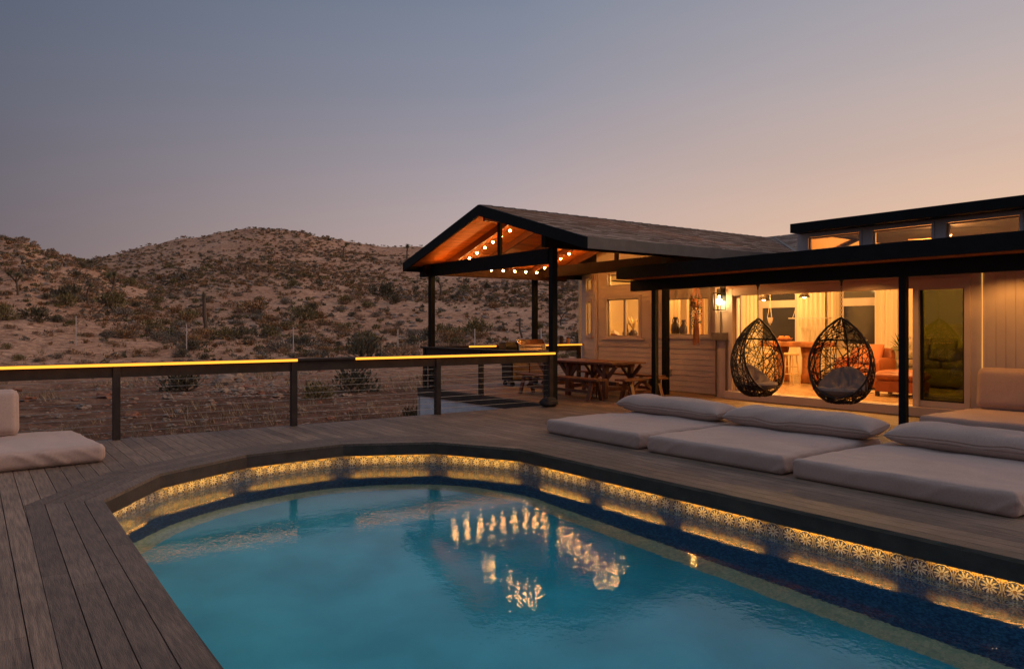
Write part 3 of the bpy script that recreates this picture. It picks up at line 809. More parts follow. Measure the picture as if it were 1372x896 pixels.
def siding_wall(a, b, z0, z1, openings, lap=.125, siding=True, mat_=None):
    # travel direction with the outside on the left
    rects = wall_panel(a, b, z0, z1, .1, openings)
    q = MB()
    for (d0, d1, y0, y1) in rects: put(q, a, b, d0, d1, y0, y1, -.11, -.008)
    q.build('wall', M['interior'], hs)
    q = MB(); A, d, nr = frame_of(a, b)
    for (d0, d1, y0, y1) in rects:
        if not siding: put(q, a, b, d0, d1, y0, y1, -.0075, .012); continue
        k = math.floor(y0/lap)
        while k*lap < y1:
            za, zb = max(y0, k*lap), min(y1, (k+1)*lap-.002)
            if zb-za > .004:
                fa = (za-k*lap)/lap; fb_ = (zb-k*lap)/lap
                na, nb = .020-.012*fa, .020-.012*fb_
                vs = []
                for dd in (d0, d1):
                    for (nn, z) in ((-.007, za), (na, za), (nb, zb), (-.007, zb)):
                        p = A+d*dd+nr*nn; vs.append((p.x, p.y, z))
                q.add(vs, [(0,1,2,3),(7,6,5,4),(0,4,5,1),(1,5,6,2),(2,6,7,3),(3,7,4,0)])
            k += 1
    q.build('siding', mat_ or M['siding'], hs)
def window(a, b, d0, d1, z0, z1, mull=(), trim=.07, sill=True, g=None, deep=.05, name='window', fm=None):
    fm = fm or M['white']
    q = MB()
    put(q, a, b, d0-trim, d0+.01, z0-.02, z1+trim, .0215, .040); put(q, a, b, d1-.01, d1+trim, z0-.02, z1+trim, .0215, .040)
    put(q, a, b, d0+.012, d1-.012, z1-.01, z1+trim-.002, .0215, .038)
    f = q.build(name, fm, hs)
    q = MB()   # sash
    put(q, a, b, d0+.001, d0+.035, z0, z1-.012, -.07, -.02); put(q, a, b, d1-.035, d1-.001, z0, z1-.012, -.07, -.02)
    put(q, a, b, d0+.036, d1-.036, z0, z0+.035, -.07, -.02); put(q, a, b, d0+.036, d1-.036, z1-.047, z1-.012, -.07, -.02)
    for m_ in mull: put(q, a, b, m_-.035, m_+.035, z0+.036, z1-.048, -.075, -.018)
    q.build('sash', mat('sash_tan', (.42,.34,.28), .5), f)
    q = MB(); put(q, a, b, d0+.03, d1-.03, z0+.03, z1-.04, -.048, -.044); q.build('pane', g or M['glass'], f)
    if sill:
        q = MB(); put(q, a, b, d0-trim-.12, d1+trim+.12, z0-.075, z0-.022, .001, .075); q.build('sill', M['white'], f)
    return f
HX = 13.0; KX = 13.6
# door wall, x = 13, outside faces -x ; travel with outside on the left means travelling from low y to high y is outside = -x
A1, B1 = (HX, 0.0), (HX, 10.33)
OP = [(6.22, 9.87, .17, 2.15), (5.42, 6.12, .27, 2.12)]
siding_wall(A1, B1, 0, 2.475, OP, siding=False, mat_=M['white'])
# vertical grooved cladding at the right
q = MB()
for i in range(38): 
    d1 = 5.1-i*.135
    if d1 > .14: put(q, A1, B1, d1-.13, d1-.005, .02, 2.47, .0135, .024)
q.build('cladding', M['white'], hs)
# kitchen wall, x = 13.6
A2, B2 = (KX, 10.33), (KX, 14.7)
def k(y): return y-10.33
OP2 = [(k(10.98), k(12.36), 1.30, 2.19), (k(13.13), k(14.28), 1.25, 2.24), (k(13.30), k(14.25), 2.55, 2.88), (k(10.98), k(12.36), 2.36, 2.66)]
siding_wall(A2, B2, 0, 2.96, OP2)
A3, B3 = (KX, 14.7), (14.55, 16.35)
OP3 = [(.55, 1.15, 1.28, 2.22), (.55, 1.15, 2.5, 2.86)]
siding_wall(A3, B3, 0, 2.96, OP3)
q = MB(); put(q, (HX+.11, 10.33), (KX+.1, 10.33), 0, .6, 0, 2.96, -.10, .0); q.build('return_wall', M['siding'], hs)
# gable infill above the kitchen wall
q = MB(); q.prism([(10.33, 2.962), (14.69, 2.962), (14.69, roof_z(14.69)-.085), (RY, RZ-.085), (10.33, roof_z(10.33)-.085)], 'x', KX-.012, KX+.09); q.build('gable_infill', M['siding'], hs)
# corner boards
for (yy, wd) in ((14.62, .10), (12.62, .12), (10.34, .10)):
    q = MB(); q.box(KX-.045, yy, .01, KX-.021, yy+wd, 2.955); q.build('corner_board', M['white'], hs)
q = MB(); put(q, A2, B2, .05, k(12.60), 1.0, 1.09, .0215, .034); put(q, A2, B2, k(12.76), k(14.60), 1.0, 1.09, .0215, .034); q.build('trim_rail', M['white'], hs)
window(A2, B2, k(10.98), k(12.36), 1.30, 2.19, mull=[k(11.54)])
window(A2, B2, k(10.98), k(12.36), 2.36, 2.66, sill=False, trim=.05)
window(A2, B2, k(13.13), k(14.28), 1.25, 2.24, mull=[k(13.68)])
window(A2, B2, k(13.30), k(14.25), 2.55, 2.88, sill=False, trim=.05)
window(A3, B3, .55, 1.15, 1.28, 2.22); window(A3, B3, .55, 1.15, 2.5, 2.86, sill=False, trim=.05)
# door frame, fixed pane, sill step
dr = MB(); put(dr, A1, B1, 6.12, 6.215, .02, 2.30, .0125, .045); put(dr, A1, B1, 9.875, 9.97, .02, 2.30, .0125, .045); put(dr, A1, B1, 6.216, 9.874, 2.153, 2.30, .0125, .043)
put(dr, A1, B1, 5.33, 5.415, .02, 2.30, .0125, .045); put(dr, A1, B1, 5.416, 6.119, 2.123, 2.30, .0125, .043)
df = dr.build('sliding_door', M['white'], hs)
q = MB(); put(q, A1, B1, 5.32, 9.99, .012, .165, .047, .14); q.build('threshold', M['white'], df)
q = MB()
for dd in (9.70, 9.82): put(q, A1, B1, dd, dd+.045, .172, 2.148, -.09, -.03)
put(q, A1, B1, 9.745, 9.82, .172, .22, -.09, -.03); put(q, A1, B1, 9.745, 9.82, 2.1, 2.148, -.09, -.03)
q.build('stacked_panel', M['white'], df)
q = MB(); put(q, A1, B1, 5.425, 6.115, .275, 2.118, -.05, -.045); q.build('pane', M['tinted'], df)
q = MB()
put(q, A1, B1, 6.075, 6.118, .272, 2.118, -.044, -.01); put(q, A1, B1, 5.422, 5.455, .272, 2.118, -.044, -.01); put(q, A1, B1, 5.456, 6.074, .272, .30, -.044, -.01); q.build('pane_frame', M['darkmetal'], df)
q = MB(); put(q, A1, B1, 5.155, 5.165, .66, 2.44, .0245, .032); q.build('light_strip', M['ledv'], hs)

# rooms
q = MB(); q.box(HX+.115, -.5, .12, 18.5, 10.33, .168); q.box(KX+.115, 10.33, .12, 18.5, 14.7, .168); q.box(14.7, 14.7, .12, 18.5, 16.4, .168); q.build('floor', M['floorint'], hs)
q = MB()
q.box(18.5, -.5, .12, 18.6, 9.58, 3.62); 
q.box(18.5, 9.58, .12, 18.6, 16.4, 3.0)
q.box(HX+.115, -.6, .12, 18.6, -.5, 3.62); q.box(14.55, 16.4, .12, 18.6, 16.5, 3.0)
q.box(15.06, -.5, 3.56, 18.5, 9.52, 3.58)          # high ceiling
q.box(15.06, 9.50, 2.9, 18.5, 9.58, 3.62)          # end of the high part
q.build('room_wall', M['interior'], hs)
q = MB(); q.box(HX+.115, -.5, 2.44, 14.98, 10.30, 2.474); q.box(KX+.115, 10.30, 2.90, 18.5, 14.68, 2.95); q.box(14.7, 14.68, 2.90, 18.5, 16.4, 2.95); q.build('room_ceiling', M['ceilint'], hs)
# patio cover
q = MB(); q.box(10.84, 0, 2.50, 14.97, 11.04, 2.69); q.build('patio_roof', M['black'], hs)
q = MB(); q.box(11.0, 0, 2.478, 12.98, 11.0, 2.497); q.build('patio_ceiling', M['cedar'], hs)
q = MB(); q.box(10.795, 0, 2.475, 10.837, 11.08, 2.715); q.box(10.84, 11.045, 2.475, 14.0, 11.08, 2.715); q.build('patio_fascia', M['black'], hs, bevel=.004)
q = MB(); q.box(11.34, 0, 2.25, 11.46, 11.22, 2.474); q.build('patio_beam', M['black'], hs, bevel=.005)
for yy in (5.60, 10.58, .9):
    q = MB(); q.box(11.35, yy-.052, 0, 11.45, yy+.052, 2.248); q.build('patio_post', M['black'], hs, bevel=.004)
# clerestory
A4, B4 = (15.0, 0.0), (15.0, 9.68)
OP4 = [(8.24, 9.41, 3.16, 3.47), (6.82, 7.98, 3.14, 3.47), (5.35, 6.58, 3.12, 3.47), (3.9, 5.1, 3.12, 3.47)]
siding_wall(A4, B4, 2.69, 3.60, OP4, siding=False, mat_=mat('grey_white', (.50,.47,.47), .7))
for o in OP4: window(A4, B4, *o, sill=False, trim=.04, fm=mat('grey_white', (.50,.47,.47), .7))
q = MB(); q.box(15.0, 9.60, 2.69, 18.6, 9.675, 3.60); q.build('end_wall', mat('grey_white', (.5,.47,.47), .7), hs)
q = MB(); q.prism([(14.62, 3.55), (19.0, 3.55), (19.0, 3.80), (14.62, 3.75)], 'y', -.5, 9.62); q.build('clerestory_roof', M['black'], hs, bevel=.006)
# main shingle roof behind the pavilion
slope_courses('main_roof', hs, 9.4, 16.0, 18.5, 4.06, 15.3, 3.02, along='y')
q = MB(); q.add([(18.5,9.4,4.05),(18.5,16.,4.05),(15.3,16.,3.0),(15.3,9.4,3.0),(18.5,9.4,4.0),(18.5,16.,4.0),(15.3,16.,2.96),(15.3,9.4,2.96)], [(0,1,2,3),(7,6,5,4),(0,4,5,1),(1,5,6,2),(2,6,7,3),(3,7,4,0)]); q.build('roof_deck', M['under'], hs)
q = MB(); q.bar((18.4, 12.6, 4.03), (15.4, 9.75, 3.07), .10, .012); q.build('valley_flashing', M['greyfascia'], hs)
# back wall windows
for (y0, y1) in ((11.98, 13.02), (9.75, 10.59), (2.2, 3.4)):
    q = MB()
    q.box(18.44, y0-.12, 1.0, 18.495, y0, 2.58); q.box(18.44, y1, 1.0, 18.495, y1+.12, 2.58); q.box(18.44, y0, 1.0, 18.495, y1, 1.07); q.box(18.44, y0, 2.04, 18.495, y1, 2.24); q.box(18.44, y0, 2.5, 18.495, y1, 2.58)
    f = q.build('back_window', M['white'], hs)
    q = MB(); q.box(18.47, y0+.002, 1.072, 18.49, y1-.002, 2.038); q.box(18.47, y0+.002, 2.242, 18.49, y1-.002, 2.498); q.build('pane', M['nightglass'], f)

# ceiling lamps in the rooms (they light the rooms)
def pt(loc, W, col=(1,.54,.155), rad=.12, parent=None):
    l_ = bpy.data.lights.new('room_light', 'POINT'); l_.energy = W; l_.color = col; l_.shadow_soft_size = rad
    o = bpy.data.objects.new('room_light', l_); COL.objects.link(o); o.location = loc
    if parent is not None: o.parent = parent
    return o
def downlight(x, y, z, W, lab):
    t_ = thing('ceiling_lamp', lab, 'ceiling lamp', (x, y, z))
    q = MB(); q.lathe([(.13, 0), (.13, -.02), (.11, -.03)], n=20); q.build('ring', M['white'], t_)
    q = MB(); q.lathe([(.10, -.031), (.10, -.036)], n=20); q.build('diffuser', M['down'], t_)
    pt((0, 0, -.22), W, parent=t_, rad=.1)
downlight(14.75, 13.45, 2.90, 120, 'round ceiling lamp behind the left kitchen window')
downlight(15.2, 11.4, 2.90, 160, 'round ceiling lamp near the kitchen window with the vases')
downlight(14.3, 9.3, 2.44, 120, 'round ceiling lamp inside the left end of the sliding door')
downlight(14.3, 7.6, 2.44, 120, 'round ceiling lamp just inside the open sliding door')
downlight(14.3, 5.2, 2.44, 80, 'round ceiling lamp behind the tinted pane')
downlight(17.0, 12.0, 2.90, 130, 'round ceiling lamp over the back of the kitchen')
cf = thing('ceiling_fan', 'pale ceiling fan behind the clerestory windows', 'ceiling fan', (16.6, 7.3, 3.30))
q = MB(); q.lathe([(.05,.0),(.10,.03),(.10,.10),(.04,.14),(.015,.15),(.015,.26)], n=16); q.build('motor', M['light_wood'], cf)
q = MB(); q.ball((0,0,-.06), .08, 14, 10); q.build('globe', M['lampg'], cf, smooth=True); pt((0, 0, -.22), 260, col=(1,.36,.09), parent=cf, rad=.08)  # globe and lamp added below the sightline to brighten the clerestory
for a in range(4):
    c, s_2 = math.cos(a*math.pi/2+.5), math.sin(a*math.pi/2+.5); q = MB(); q.bar((.09*c,.09*s_2,.06), (.68*c,.68*s_2,.06), .13, .012); q.build('blade', M['light_wood'], cf)

for yy, lb in ((10.35, 'nearest the planter'), (8.7, 'behind the left egg chair, added for light'), (7.0, 'behind the right egg chair, added for light'), (4.7, 'above the daybed, added for light'), (2.6, 'at the far right end, added for light')):  # the four lamps after the first are added to light the wall
    rl_ = thing('recessed_lamp', 'small recessed lamp in the patio ceiling '+lb, 'ceiling lamp', (12.3, yy, 2.476))
    q = MB(); q.lathe([(.065, 0), (.065, -.006), (.055, -.008)], n=16); q.build('ring', M['darkmetal'], rl_)
    q = MB(); q.lathe([(.045, -.0082), (.045, -.010)], n=16); q.build('lens', M['lens'], rl_)
    if yy > 10: pt((0, 0, -.06), 18, col=(1,.42,.09), parent=rl_, rad=.03)
    else:
        q = MB()
        for k_ in range(20):
            a0, a1 = 2*math.pi*k_/20, 2*math.pi*(k_+1)/20
            for r0_, r1_ in ((.060, .060), (.066, .066)):
                q.add([(r0_*math.cos(a0), r0_*math.sin(a0), -.009), (r0_*math.cos(a1), r0_*math.sin(a1), -.009), (r1_*math.cos(a1), r1_*math.sin(a1), -.055), (r1_*math.cos(a0), r1_*math.sin(a0), -.055)], [(0,1,2,3)])
        q.build('light_shield', M['darkmetal'], rl_, fix=False)  # added ring that keeps these lamps out of the pool reflection
        pt((0, 0, -.026), 42, col=(1,.42,.09), parent=rl_, rad=.012)

def pendant(x, y, z, lab):
    t_ = thing('pendant_lamp', lab, 'pendant lamp', (x, y, z), group='pendant lamps above the bar table')
    q = MB(); q.lathe([(.025, .18), (.045, .15), (.13, .0), (.125, .0), (.04, .145), (.02, .17)], n=20); q.build('shade', M['shade'], t_, smooth=True)
    q = MB(); q.tube([(0,0,.17), (0,0,2.9-z)], .006, 5); q.build('cord', M['under'], t_)
    q = MB(); q.ball((0,0,.02), .05, 10, 8); q.build('bulb', M['lampg'], t_, smooth=True)
pendant(16.0, 11.25, 2.17, 'small dark pendant lamp on the left above the bar table')
pendant(16.0, 10.15, 2.20, 'small dark pendant lamp on the right above the bar table')

# wall lantern
wl = thing('wall_lantern', 'black framed glass wall lantern glowing on the column beside the door', 'wall lantern', (12.87, 10.13, 2.05))
q = MB()
for sx in (-1, 1):
    for sy in (-1, 1): q.bar((sx*.08, sy*.10, -.19), (sx*.08, sy*.10, .17), .014, .014)
for z in (-.19, .17):
    q.bar((-.08,-.10,z), (-.08,.10,z), .016, .016); q.bar((.08,-.10,z), (.08,.10,z), .016, .016); q.bar((-.08,-.10,z), (.08,-.10,z), .016, .016); q.bar((-.08,.10,z), (.08,.10,z), .016, .016)
q.build('frame', M['darkmetal'], wl)
q = MB(); q.box(-.03, -.05, .12, .10, .05, .26); q.box(.09, -.06, .0, .115, .06, .3); q.build('bracket', M['darkmetal'], wl)
q = MB(); q.tube([(0,0,.11), (0,0,.06)], .018, 8); q.ball((0,0,-.01), .055, 12, 10, (1,1,1.4)); q.build('bulb', emit('lantern_bulb', (1,.68,.28), 45), wl, smooth=True)
pt((-.02, 0, -.02), 38, col=(1,.56,.17), parent=wl, rad=.06)

# conduits below the lantern
cb = thing('conduit_box', 'grey electrical box with two conduits running down the column', 'electrical box', (12.95, 10.16, 0))
q = MB(); q.box(-.05, -.19, 1.22, .025, .19, 1.38); q.build('box', mat('box_grey', (.16,.13,.11), .6, var=.2), cb, bevel=.006)
for yy in (-.14, .12):
    q = MB(); q.tube([(0, yy, .02), (0, yy, 1.22)], .018, 8); q.build('conduit', mat('conduit', (.12,.085,.06), .5), cb)
q = MB(); q.tube([(0, 0, 1.38), (.0, 0, 1.84)], .014, 8); q.build('conduit', mat('conduit', (.12,.085,.06), .5), cb)
# outlet near the base of the kitchen wall
so_ = thing('wall_outlet', 'small grey weatherproof outlet low on the white siding', 'outlet', (13.55, 12.12, .42))
q = MB(); q.box(0, -.045, -.07, .035, .045, .07); q.build('cover', mat('outlet_grey', (.3,.3,.28), .6), so_, bevel=.006)
q = MB(); q.box(-.012, -.03, -.045, 0, .03, .045); q.build('lid', mat('outlet_grey', (.3,.3,.28), .6), so_)

# ------------------------------------------------------------------ hanging macrame planter in front of the kitchen window
hp = thing('hanging_planter', 'hanging terracotta pot in macrame cords with trailing plant by the window', 'planter', (12.72, 10.62, 2.475))
q = MB(); q.lathe([(.06,-.56),(.085,-.52),(.10,-.40),(.095,-.38),(.08,-.40)], n=16); q.build('pot', M['clay'], hp, smooth=True)
q = MB()
for a in range(6):
    an = a*math.pi/3; q.tube([(0,0,0), (.06*math.cos(an), .06*math.sin(an), -.2), (.105*math.cos(an), .105*math.sin(an), -.40), (.08*math.cos(an), .08*math.sin(an), -.55), (0,0,-.64)], .007, 4)
for a in range(9):
    an = a*.7; q.tube([(0,0,-.62), (.04*math.cos(an), .04*math.sin(an), -.85), (.07*math.cos(an), .07*math.sin(an), -1.32-.03*(a % 3))], .010, 4)
q.build('macrame', M['clay'], hp)
q = MB()
for i in range(16):
    an = rnd.uniform(0, 6.28); rr1 = rnd.uniform(.09,.17); ln = rnd.uniform(.25,.75); z0 = -.36
    for j in range(int(ln/.045)):
        z = z0-j*.045+ .03; an2 = an+rnd.uniform(-.2,.2); c = Vector((rr1*math.cos(an2), rr1*math.sin(an2), z)); a = rnd.uniform(0, 6.28)
        u1 = Vector((math.cos(a), math.sin(a), rnd.uniform(-.4,.4)))*.022; v1 = Vector((-math.sin(a), math.cos(a), rnd.uniform(-1,0)))*.03
        q.add([c-u1, c+v1, c+u1, c-v1], [(0,1,2,3)])
q.build('foliage', M['green'], hp, fix=False)
ws = thing('macrame_hanging', 'pale fringed macrame hanging under the patio roof by the window', 'wall hanging', (12.9, 11.1, 2.47))
q = MB(); q.tube([(0,-.30,-.03), (0,.30,-.03)], .012, 6); q.build('rod', M['light_wood'], ws)
q = MB()
for i in range(22):
    y = -.28+i*.0265; ln = .24+.06*math.sin(i*1.3)+.05*abs(i-11)/11; q.tube([(0,y,-.03), (.006*math.sin(i), y+.004, -.03-ln)], .009, 4)
q.build('fringe', M['macrame'], ws)

# ------------------------------------------------------------------ vases and window things
def vase(x, y, z, h_, lab):
    t_ = thing('vase', lab, 'vase', (x, y, z))
    s = h_/.46
    q = MB(); q.lathe([(.05*s,0),(.085*s,.05*s),(.105*s,.18*s),(.09*s,.30*s),(.04*s,.36*s),(.035*s,.41*s),(.06*s,.45*s),(.055*s,.46*s),(.03*s,.42*s)], n=18); q.build('body', M['vase'], t_, smooth=True)
    q = MB(); q.tube([(.0,.035*s,.43*s), (0,.075*s,.42*s), (0,.085*s,.36*s), (0,.07*s,.30*s)], .010*s, 6); q.tube([(.0,-.035*s,.43*s), (0,-.075*s,.42*s), (0,-.085*s,.36*s), (0,-.07*s,.30*s)], .010*s, 6); q.build('handle', M['vase'], t_, smooth=True)
wsill = thing('window_counter', 'pale counter ledge just inside the kitchen windows', 'counter', (13.9, 12.6, 0))
q = MB(); q.box(-.18, -2.15, 1.20, .25, 2.0, 1.24); q.build('top', M['light_wood'], wsill); q = MB(); q.box(-.15, -2.1, .17, .20, 1.95, 1.198); q.build('cabinet', M['white'], wsill)
vase(13.88, 12.22, 1.24, .50, 'taller dark two handled vase inside the kitchen window')
vase(13.88, 11.97, 1.24, .43, 'shorter dark two handled vase inside the kitchen window')
pl = thing('pampas_vase', 'round black vase of pale pampas grass in the left kitchen window', 'vase', (13.88, 13.62, 1.24))
q = MB(); q.lathe([(.05,0),(.10,.05),(.11,.10),(.07,.17),(.05,.19)], n=16); q.build('vase', M['vase'], pl, smooth=True)
q = MB()
for i in range(9):
    a = rnd.uniform(0, 6.28); tip = Vector((.12*math.cos(a), .16*math.sin(a), rnd.uniform(.42,.58)))
    q.tube([(0,0,.18), tip*.5+Vector((0,0,.1)), tip*.8, tip], [.004,.03,.036,.006], 6)
q.build('plumes', M['pampas'], pl, smooth=True)
bt = thing('bottle', 'tall dark bottle beside the pampas grass in the kitchen window', 'bottle', (13.9, 13.86, 1.24))
q = MB(); q.lathe([(.035,0),(.037,.16),(.03,.2),(.013,.24),(.013,.34),(.016,.35)], n=12); q.build('body', M['vase'], bt, smooth=True)
bt = thing('spice_jars', 'two small dark jars in a pale rack on the kitchen counter', 'jar rack', (13.80, 13.80, 1.24))
q = MB(); q.box(-.04,-.10,0,.04,.10,.012); q.box(-.04,-.10,.12,.04,.10,.13); q.box(-.04,-.10,.013,.04,-.09,.119); q.box(-.04,.09,.013,.04,.10,.119); q.box(-.04,-.005,.013,.04,.005,.119); q.build('rack', M['white'], bt)
for s in (-.05,.05): q = MB(); q.lathe([(.03,.013),(.03,.09),(.02,.10)], c=(0,s,0), n=12); q.build('jar', M['vase'], bt)
bt = thing('mixing_bowl', 'terracotta bowl with a pale cloth in the leftmost kitchen pane', 'bowl', (13.9, 14.35, 1.24))
q = MB(); q.lathe([(.05,0),(.11,.04),(.14,.09),(.13,.09),(.1,.05)], n=18); q.build('bowl', M['clay'], bt, smooth=True)
q = MB(); q.add([(-.1,-.12,.1),(.08,-.1,.11),(.1,.1,.13),(-.08,.12,.1),(0,0,.19),(0,-.2,.02)], [(0,1,4),(1,2,4),(2,3,4),(3,0,4),(0,5,1)]); q.build('cloth', M['white'], bt)
# curtain panels in rooms
def curtain(x, y0, y1, z0, z1, lab, m=None, amp=.03):
    t_ = thing('curtain', lab, 'curtain', (x, (y0+y1)/2, z1)); q = MB(); n_ = 60; L0 = (y1-y0)/2
    vs_ = []
    for i in range(n_+1):
        y = -L0+2*L0*i/n_; dx = amp*math.sin(y*46)+amp*.4*math.sin(y*19)
        for z in (0, -.6*(z1-z0), -(z1-z0)): vs_.append((dx, y, z))
    q.add(vs_, [(3*i+j, 3*i+3+j, 3*i+4+j, 3*i+1+j) for i in range(n_) for j in range(2)])
    o = q.build('cloth', m or M['curtain'], t_, smooth=True, fix=False)
    q = MB(); q.tube([(0,-L0-.05,.02), (0,L0+.05,.02)], .012, 6); q.build('rod', M['darkmetal'], t_)
curtain(18.3, 11.0, 11.85, .25, 2.62, 'pale curtain between the two back windows of the living room')
curtain(18.3, 13.1, 13.55, .25, 2.62, 'pale curtain left of the first back window')
curtain(18.3, 9.15, 9.68, .25, 2.62, 'pale curtain gathered right of the second back window')
curtain(18.3, 10.72, 10.92, .25, 2.62, 'narrow pale curtain at the left of the second back window')
curtain(15.6, 13.55, 14.5, .25, 2.6, 'beige drape hanging behind the left kitchen window', m=mat('drape', (.42,.30,.18), .9), amp=.04)
curtain(15.6, 12.75, 13.35, .25, 2.6, 'pinkish drape hanging behind the right pane of the left kitchen window', m=mat('drape2', (.50,.33,.20), .9), amp=.04)

# ------------------------------------------------------------------ living room furniture
bar = thing('bar_table', 'thick timber bar table on heavy log legs in the living room', 'bar table', (16.2, 10.45, .17))
q = MB(); q.box(-.4, -.75, .86, .4, .80, .98); q.build('top', M['timber'], bar, bevel=.02)
for (yy, wd) in ((-.35, .22), (.45, .17)):
    q = MB(); q.tube([(0,yy,0), (.02,yy+.01,.3), (-.01,yy,.6), (0,yy,.858)], [wd*1.1, wd*.95, wd*.9, wd*1.1], 10); q.build('leg', M['timber'], bar, smooth=True)
def stool(x, y, lab, rz=0):
    t_ = thing('bar_stool', lab, 'bar stool', (x, y, .17), rz, group='stools at the bar table')
    q = MB(); q.lathe([(.16,.68),(.17,.70),(.17,.72),(.15,.735)], n=20); q.build('seat', M['light_wood'], t_)
    for a in range(4):
        an = math.pi/4+a*math.pi/2; c, s = math.cos(an), math.sin(an)
        q = MB(); q.tube([(.11*c,.11*s,.69), (.19*c,.19*s,0)], [.018,.014], 8); q.build('leg', M['light_wood'], t_)
    for z in (.25, .42):
        q = MB(); rr_ = .11+.08*(1-z/.69)
        for a in range(4):
            an = math.pi/4+a*math.pi/2; an2 = an+math.pi/2
            q.tube([(rr_*math.cos(an), rr_*math.sin(an), z), (rr_*math.cos(an2), rr_*math.sin(an2), z)], .010, 6)
        q.build('stretcher', M['light_wood'], t_)
stool(15.45, 10.13, 'pale wooden bar stool at the right end of the bar table')
stool(15.5, 10.72, 'pale wooden bar stool at the left end of the bar table')
fb_ = thing('fruit_bowl', 'low bowl of orange fruit on the bar table', 'bowl', (16.1, 10.75, 1.15))
q = MB(); q.lathe([(.06,0),(.16,.04),(.2,.08),(.19,.08),(.14,.05)], n=18); q.build('bowl', M['clay'], fb_, smooth=True)
for i in range(6):
    q = MB(); q.ball((.09*math.cos(i*1.05), .09*math.sin(i*1.05), .09), .045, 10, 8); q.build('fruit', mat('orange_fruit', (.7,.22,.05), .5), fb_, smooth=True)
arm = thing('armchair', 'boxy tan leather armchair inside the sliding door', 'armchair', (15.75, 8.55, .17), R_(4))
soft_box('base', .85, .95, .32, M['leather'], arm, r=.05, seed=3, nx=14, ny=14, nz=6).location = (0,0,.05)
soft_box('seat_cushion', .68, .60, .15, M['leather'], arm, r=.06, seed=4, nx=14, ny=14, nz=6).location = (-.08,0,.36)
for s in (-1, 1): soft_box('arm', .84, .19, .60, M['leather'], arm, r=.06, seed=5+s, nx=14, ny=8, nz=8).location = (0, s*.385, .06)
soft_box('backrest', .2, .9, .80, M['leather'], arm, r=.07, seed=8, nx=8, ny=14, nz=8).location = (.36,0,.06)
ot = thing('ottoman', 'tan leather ottoman near the open door edge', 'ottoman', (14.55, 7.18, .17), R_(2))
soft_box('top', .62, .80, .17, M['leather'], ot, r=.08, puff=.04, seed=11, nx=16, ny=16, nz=6).location = (0,0,.30)
q = MB(); q.box(-.29, -.38, .09, .29, .38, .30); q.build('base', M['leather'], ot, bevel=.02)
for sx in (-1, 1):
    for sy in (-1, 1): q = MB(); q.box(sx*.26-.03, sy*.34-.03, 0, sx*.26+.03, sy*.34+.03, .09); q.build('foot', M['vase'], ot)
sf = thing('sofa', 'long beige sofa along the back of the living room', 'sofa', (17.35, 6.9, .17))
soft_box('base', 1.0, 4.2, .38, M['sofa'], sf, r=.06, seed=21, nx=14, ny=30, nz=6).location = (0,0,.05)
soft_box('backrest', .3, 4.2, .82, M['sofa'], sf, r=.09, seed=22, nx=8, ny=30, nz=8).location = (.38,0,.05)
soft_box('arm', 1.0, .25, .62, M['sofa'], sf, r=.08, seed=23, nx=14, ny=8, nz=8).location = (0,2.1,.05)
for i, yy in enumerate((1.15, .1, -1.0)): soft_box('seat_cushion', .72, 1.0, .17, M['sofa'], sf, r=.06, seed=24+i, nx=12, ny=14, nz=5).location = (-.12, yy, .42)
def cush(x, y, z, rz, tilt, sz, m, lab, seed):
    o = soft_box('throw_cushion', sz, sz, .20, m, None, pillow=True, seed=seed, nx=14, ny=14, nz=6, wr=.004)
    o.location = (x, y, z); o.rotation_euler = (0, -R_(tilt), rz)
    tag(o, lab, 'cushion')
cush(17.25, 8.15, .98, R_(0), 68, .55, M['stripe'], 'striped throw cushion at the left end of the beige sofa', 31)
cush(17.15, 7.55, .96, R_(8), 66, .50, M['stripe'], 'striped throw cushion second from the left on the beige sofa', 32)
cush(17.2, 6.6, .96, R_(-8), 66, .5, mat('cush_pale', (.6,.5,.33), .9), 'plain pale throw cushion in the middle of the sofa', 33)
cush(17.2, 5.6, .96, R_(10), 66, .5, M['stripe'], 'striped throw cushion behind the tinted glass pane', 34)
cush(15.95, 8.5, .86, R_(4), 62, .48, mat('cush_rust', (.45,.15,.06), .9), 'rust coloured throw cushion on the leather armchair', 35)
rg = MB(); rg.box(-1.2,-1.7,0,1.2,1.7,.012); o = rg.build('rug', M['rug']); o.location = (15.9, 6.7, .172); tag(o, 'brown patterned rug on the living room floor', 'rug')
pp = thing('potted_palm', 'spiky potted palm behind the sofa end', 'potted plant', (16.3, 8.05, .17))
q = MB(); q.lathe([(.13,0),(.17,.28),(.18,.30),(.15,.30)], n=16); q.build('pot', M['vase'], pp)
q = MB(); q.tube([(0,0,.28), (.02,.01,.6), (0,0,.82)], [.03,.025,.02], 8); q.build('stem', M['beamb'], pp)
q = MB()
for i in range(46):
    a = rnd.uniform(0, 6.28); e = rnd.uniform(-.1, 1.35); ln = rnd.uniform(.35,.55)
    d = Vector((math.cos(a)*math.cos(e), math.sin(a)*math.cos(e), math.sin(e))); s = d.cross(Vector((0,0,1))).normalized()*.016; b0 = Vector((0,0,.80))
    m1_ = b0+d*ln*.5+Vector((0,0,.02)); tp = b0+d*ln-Vector((0,0,.10*ln))
    q.add([b0-s*.6, b0+s*.6, m1_+s, tp, m1_-s], [(0,1,2,4),(4,2,3)])
q.build('fronds', M['green'], pp, fix=False)
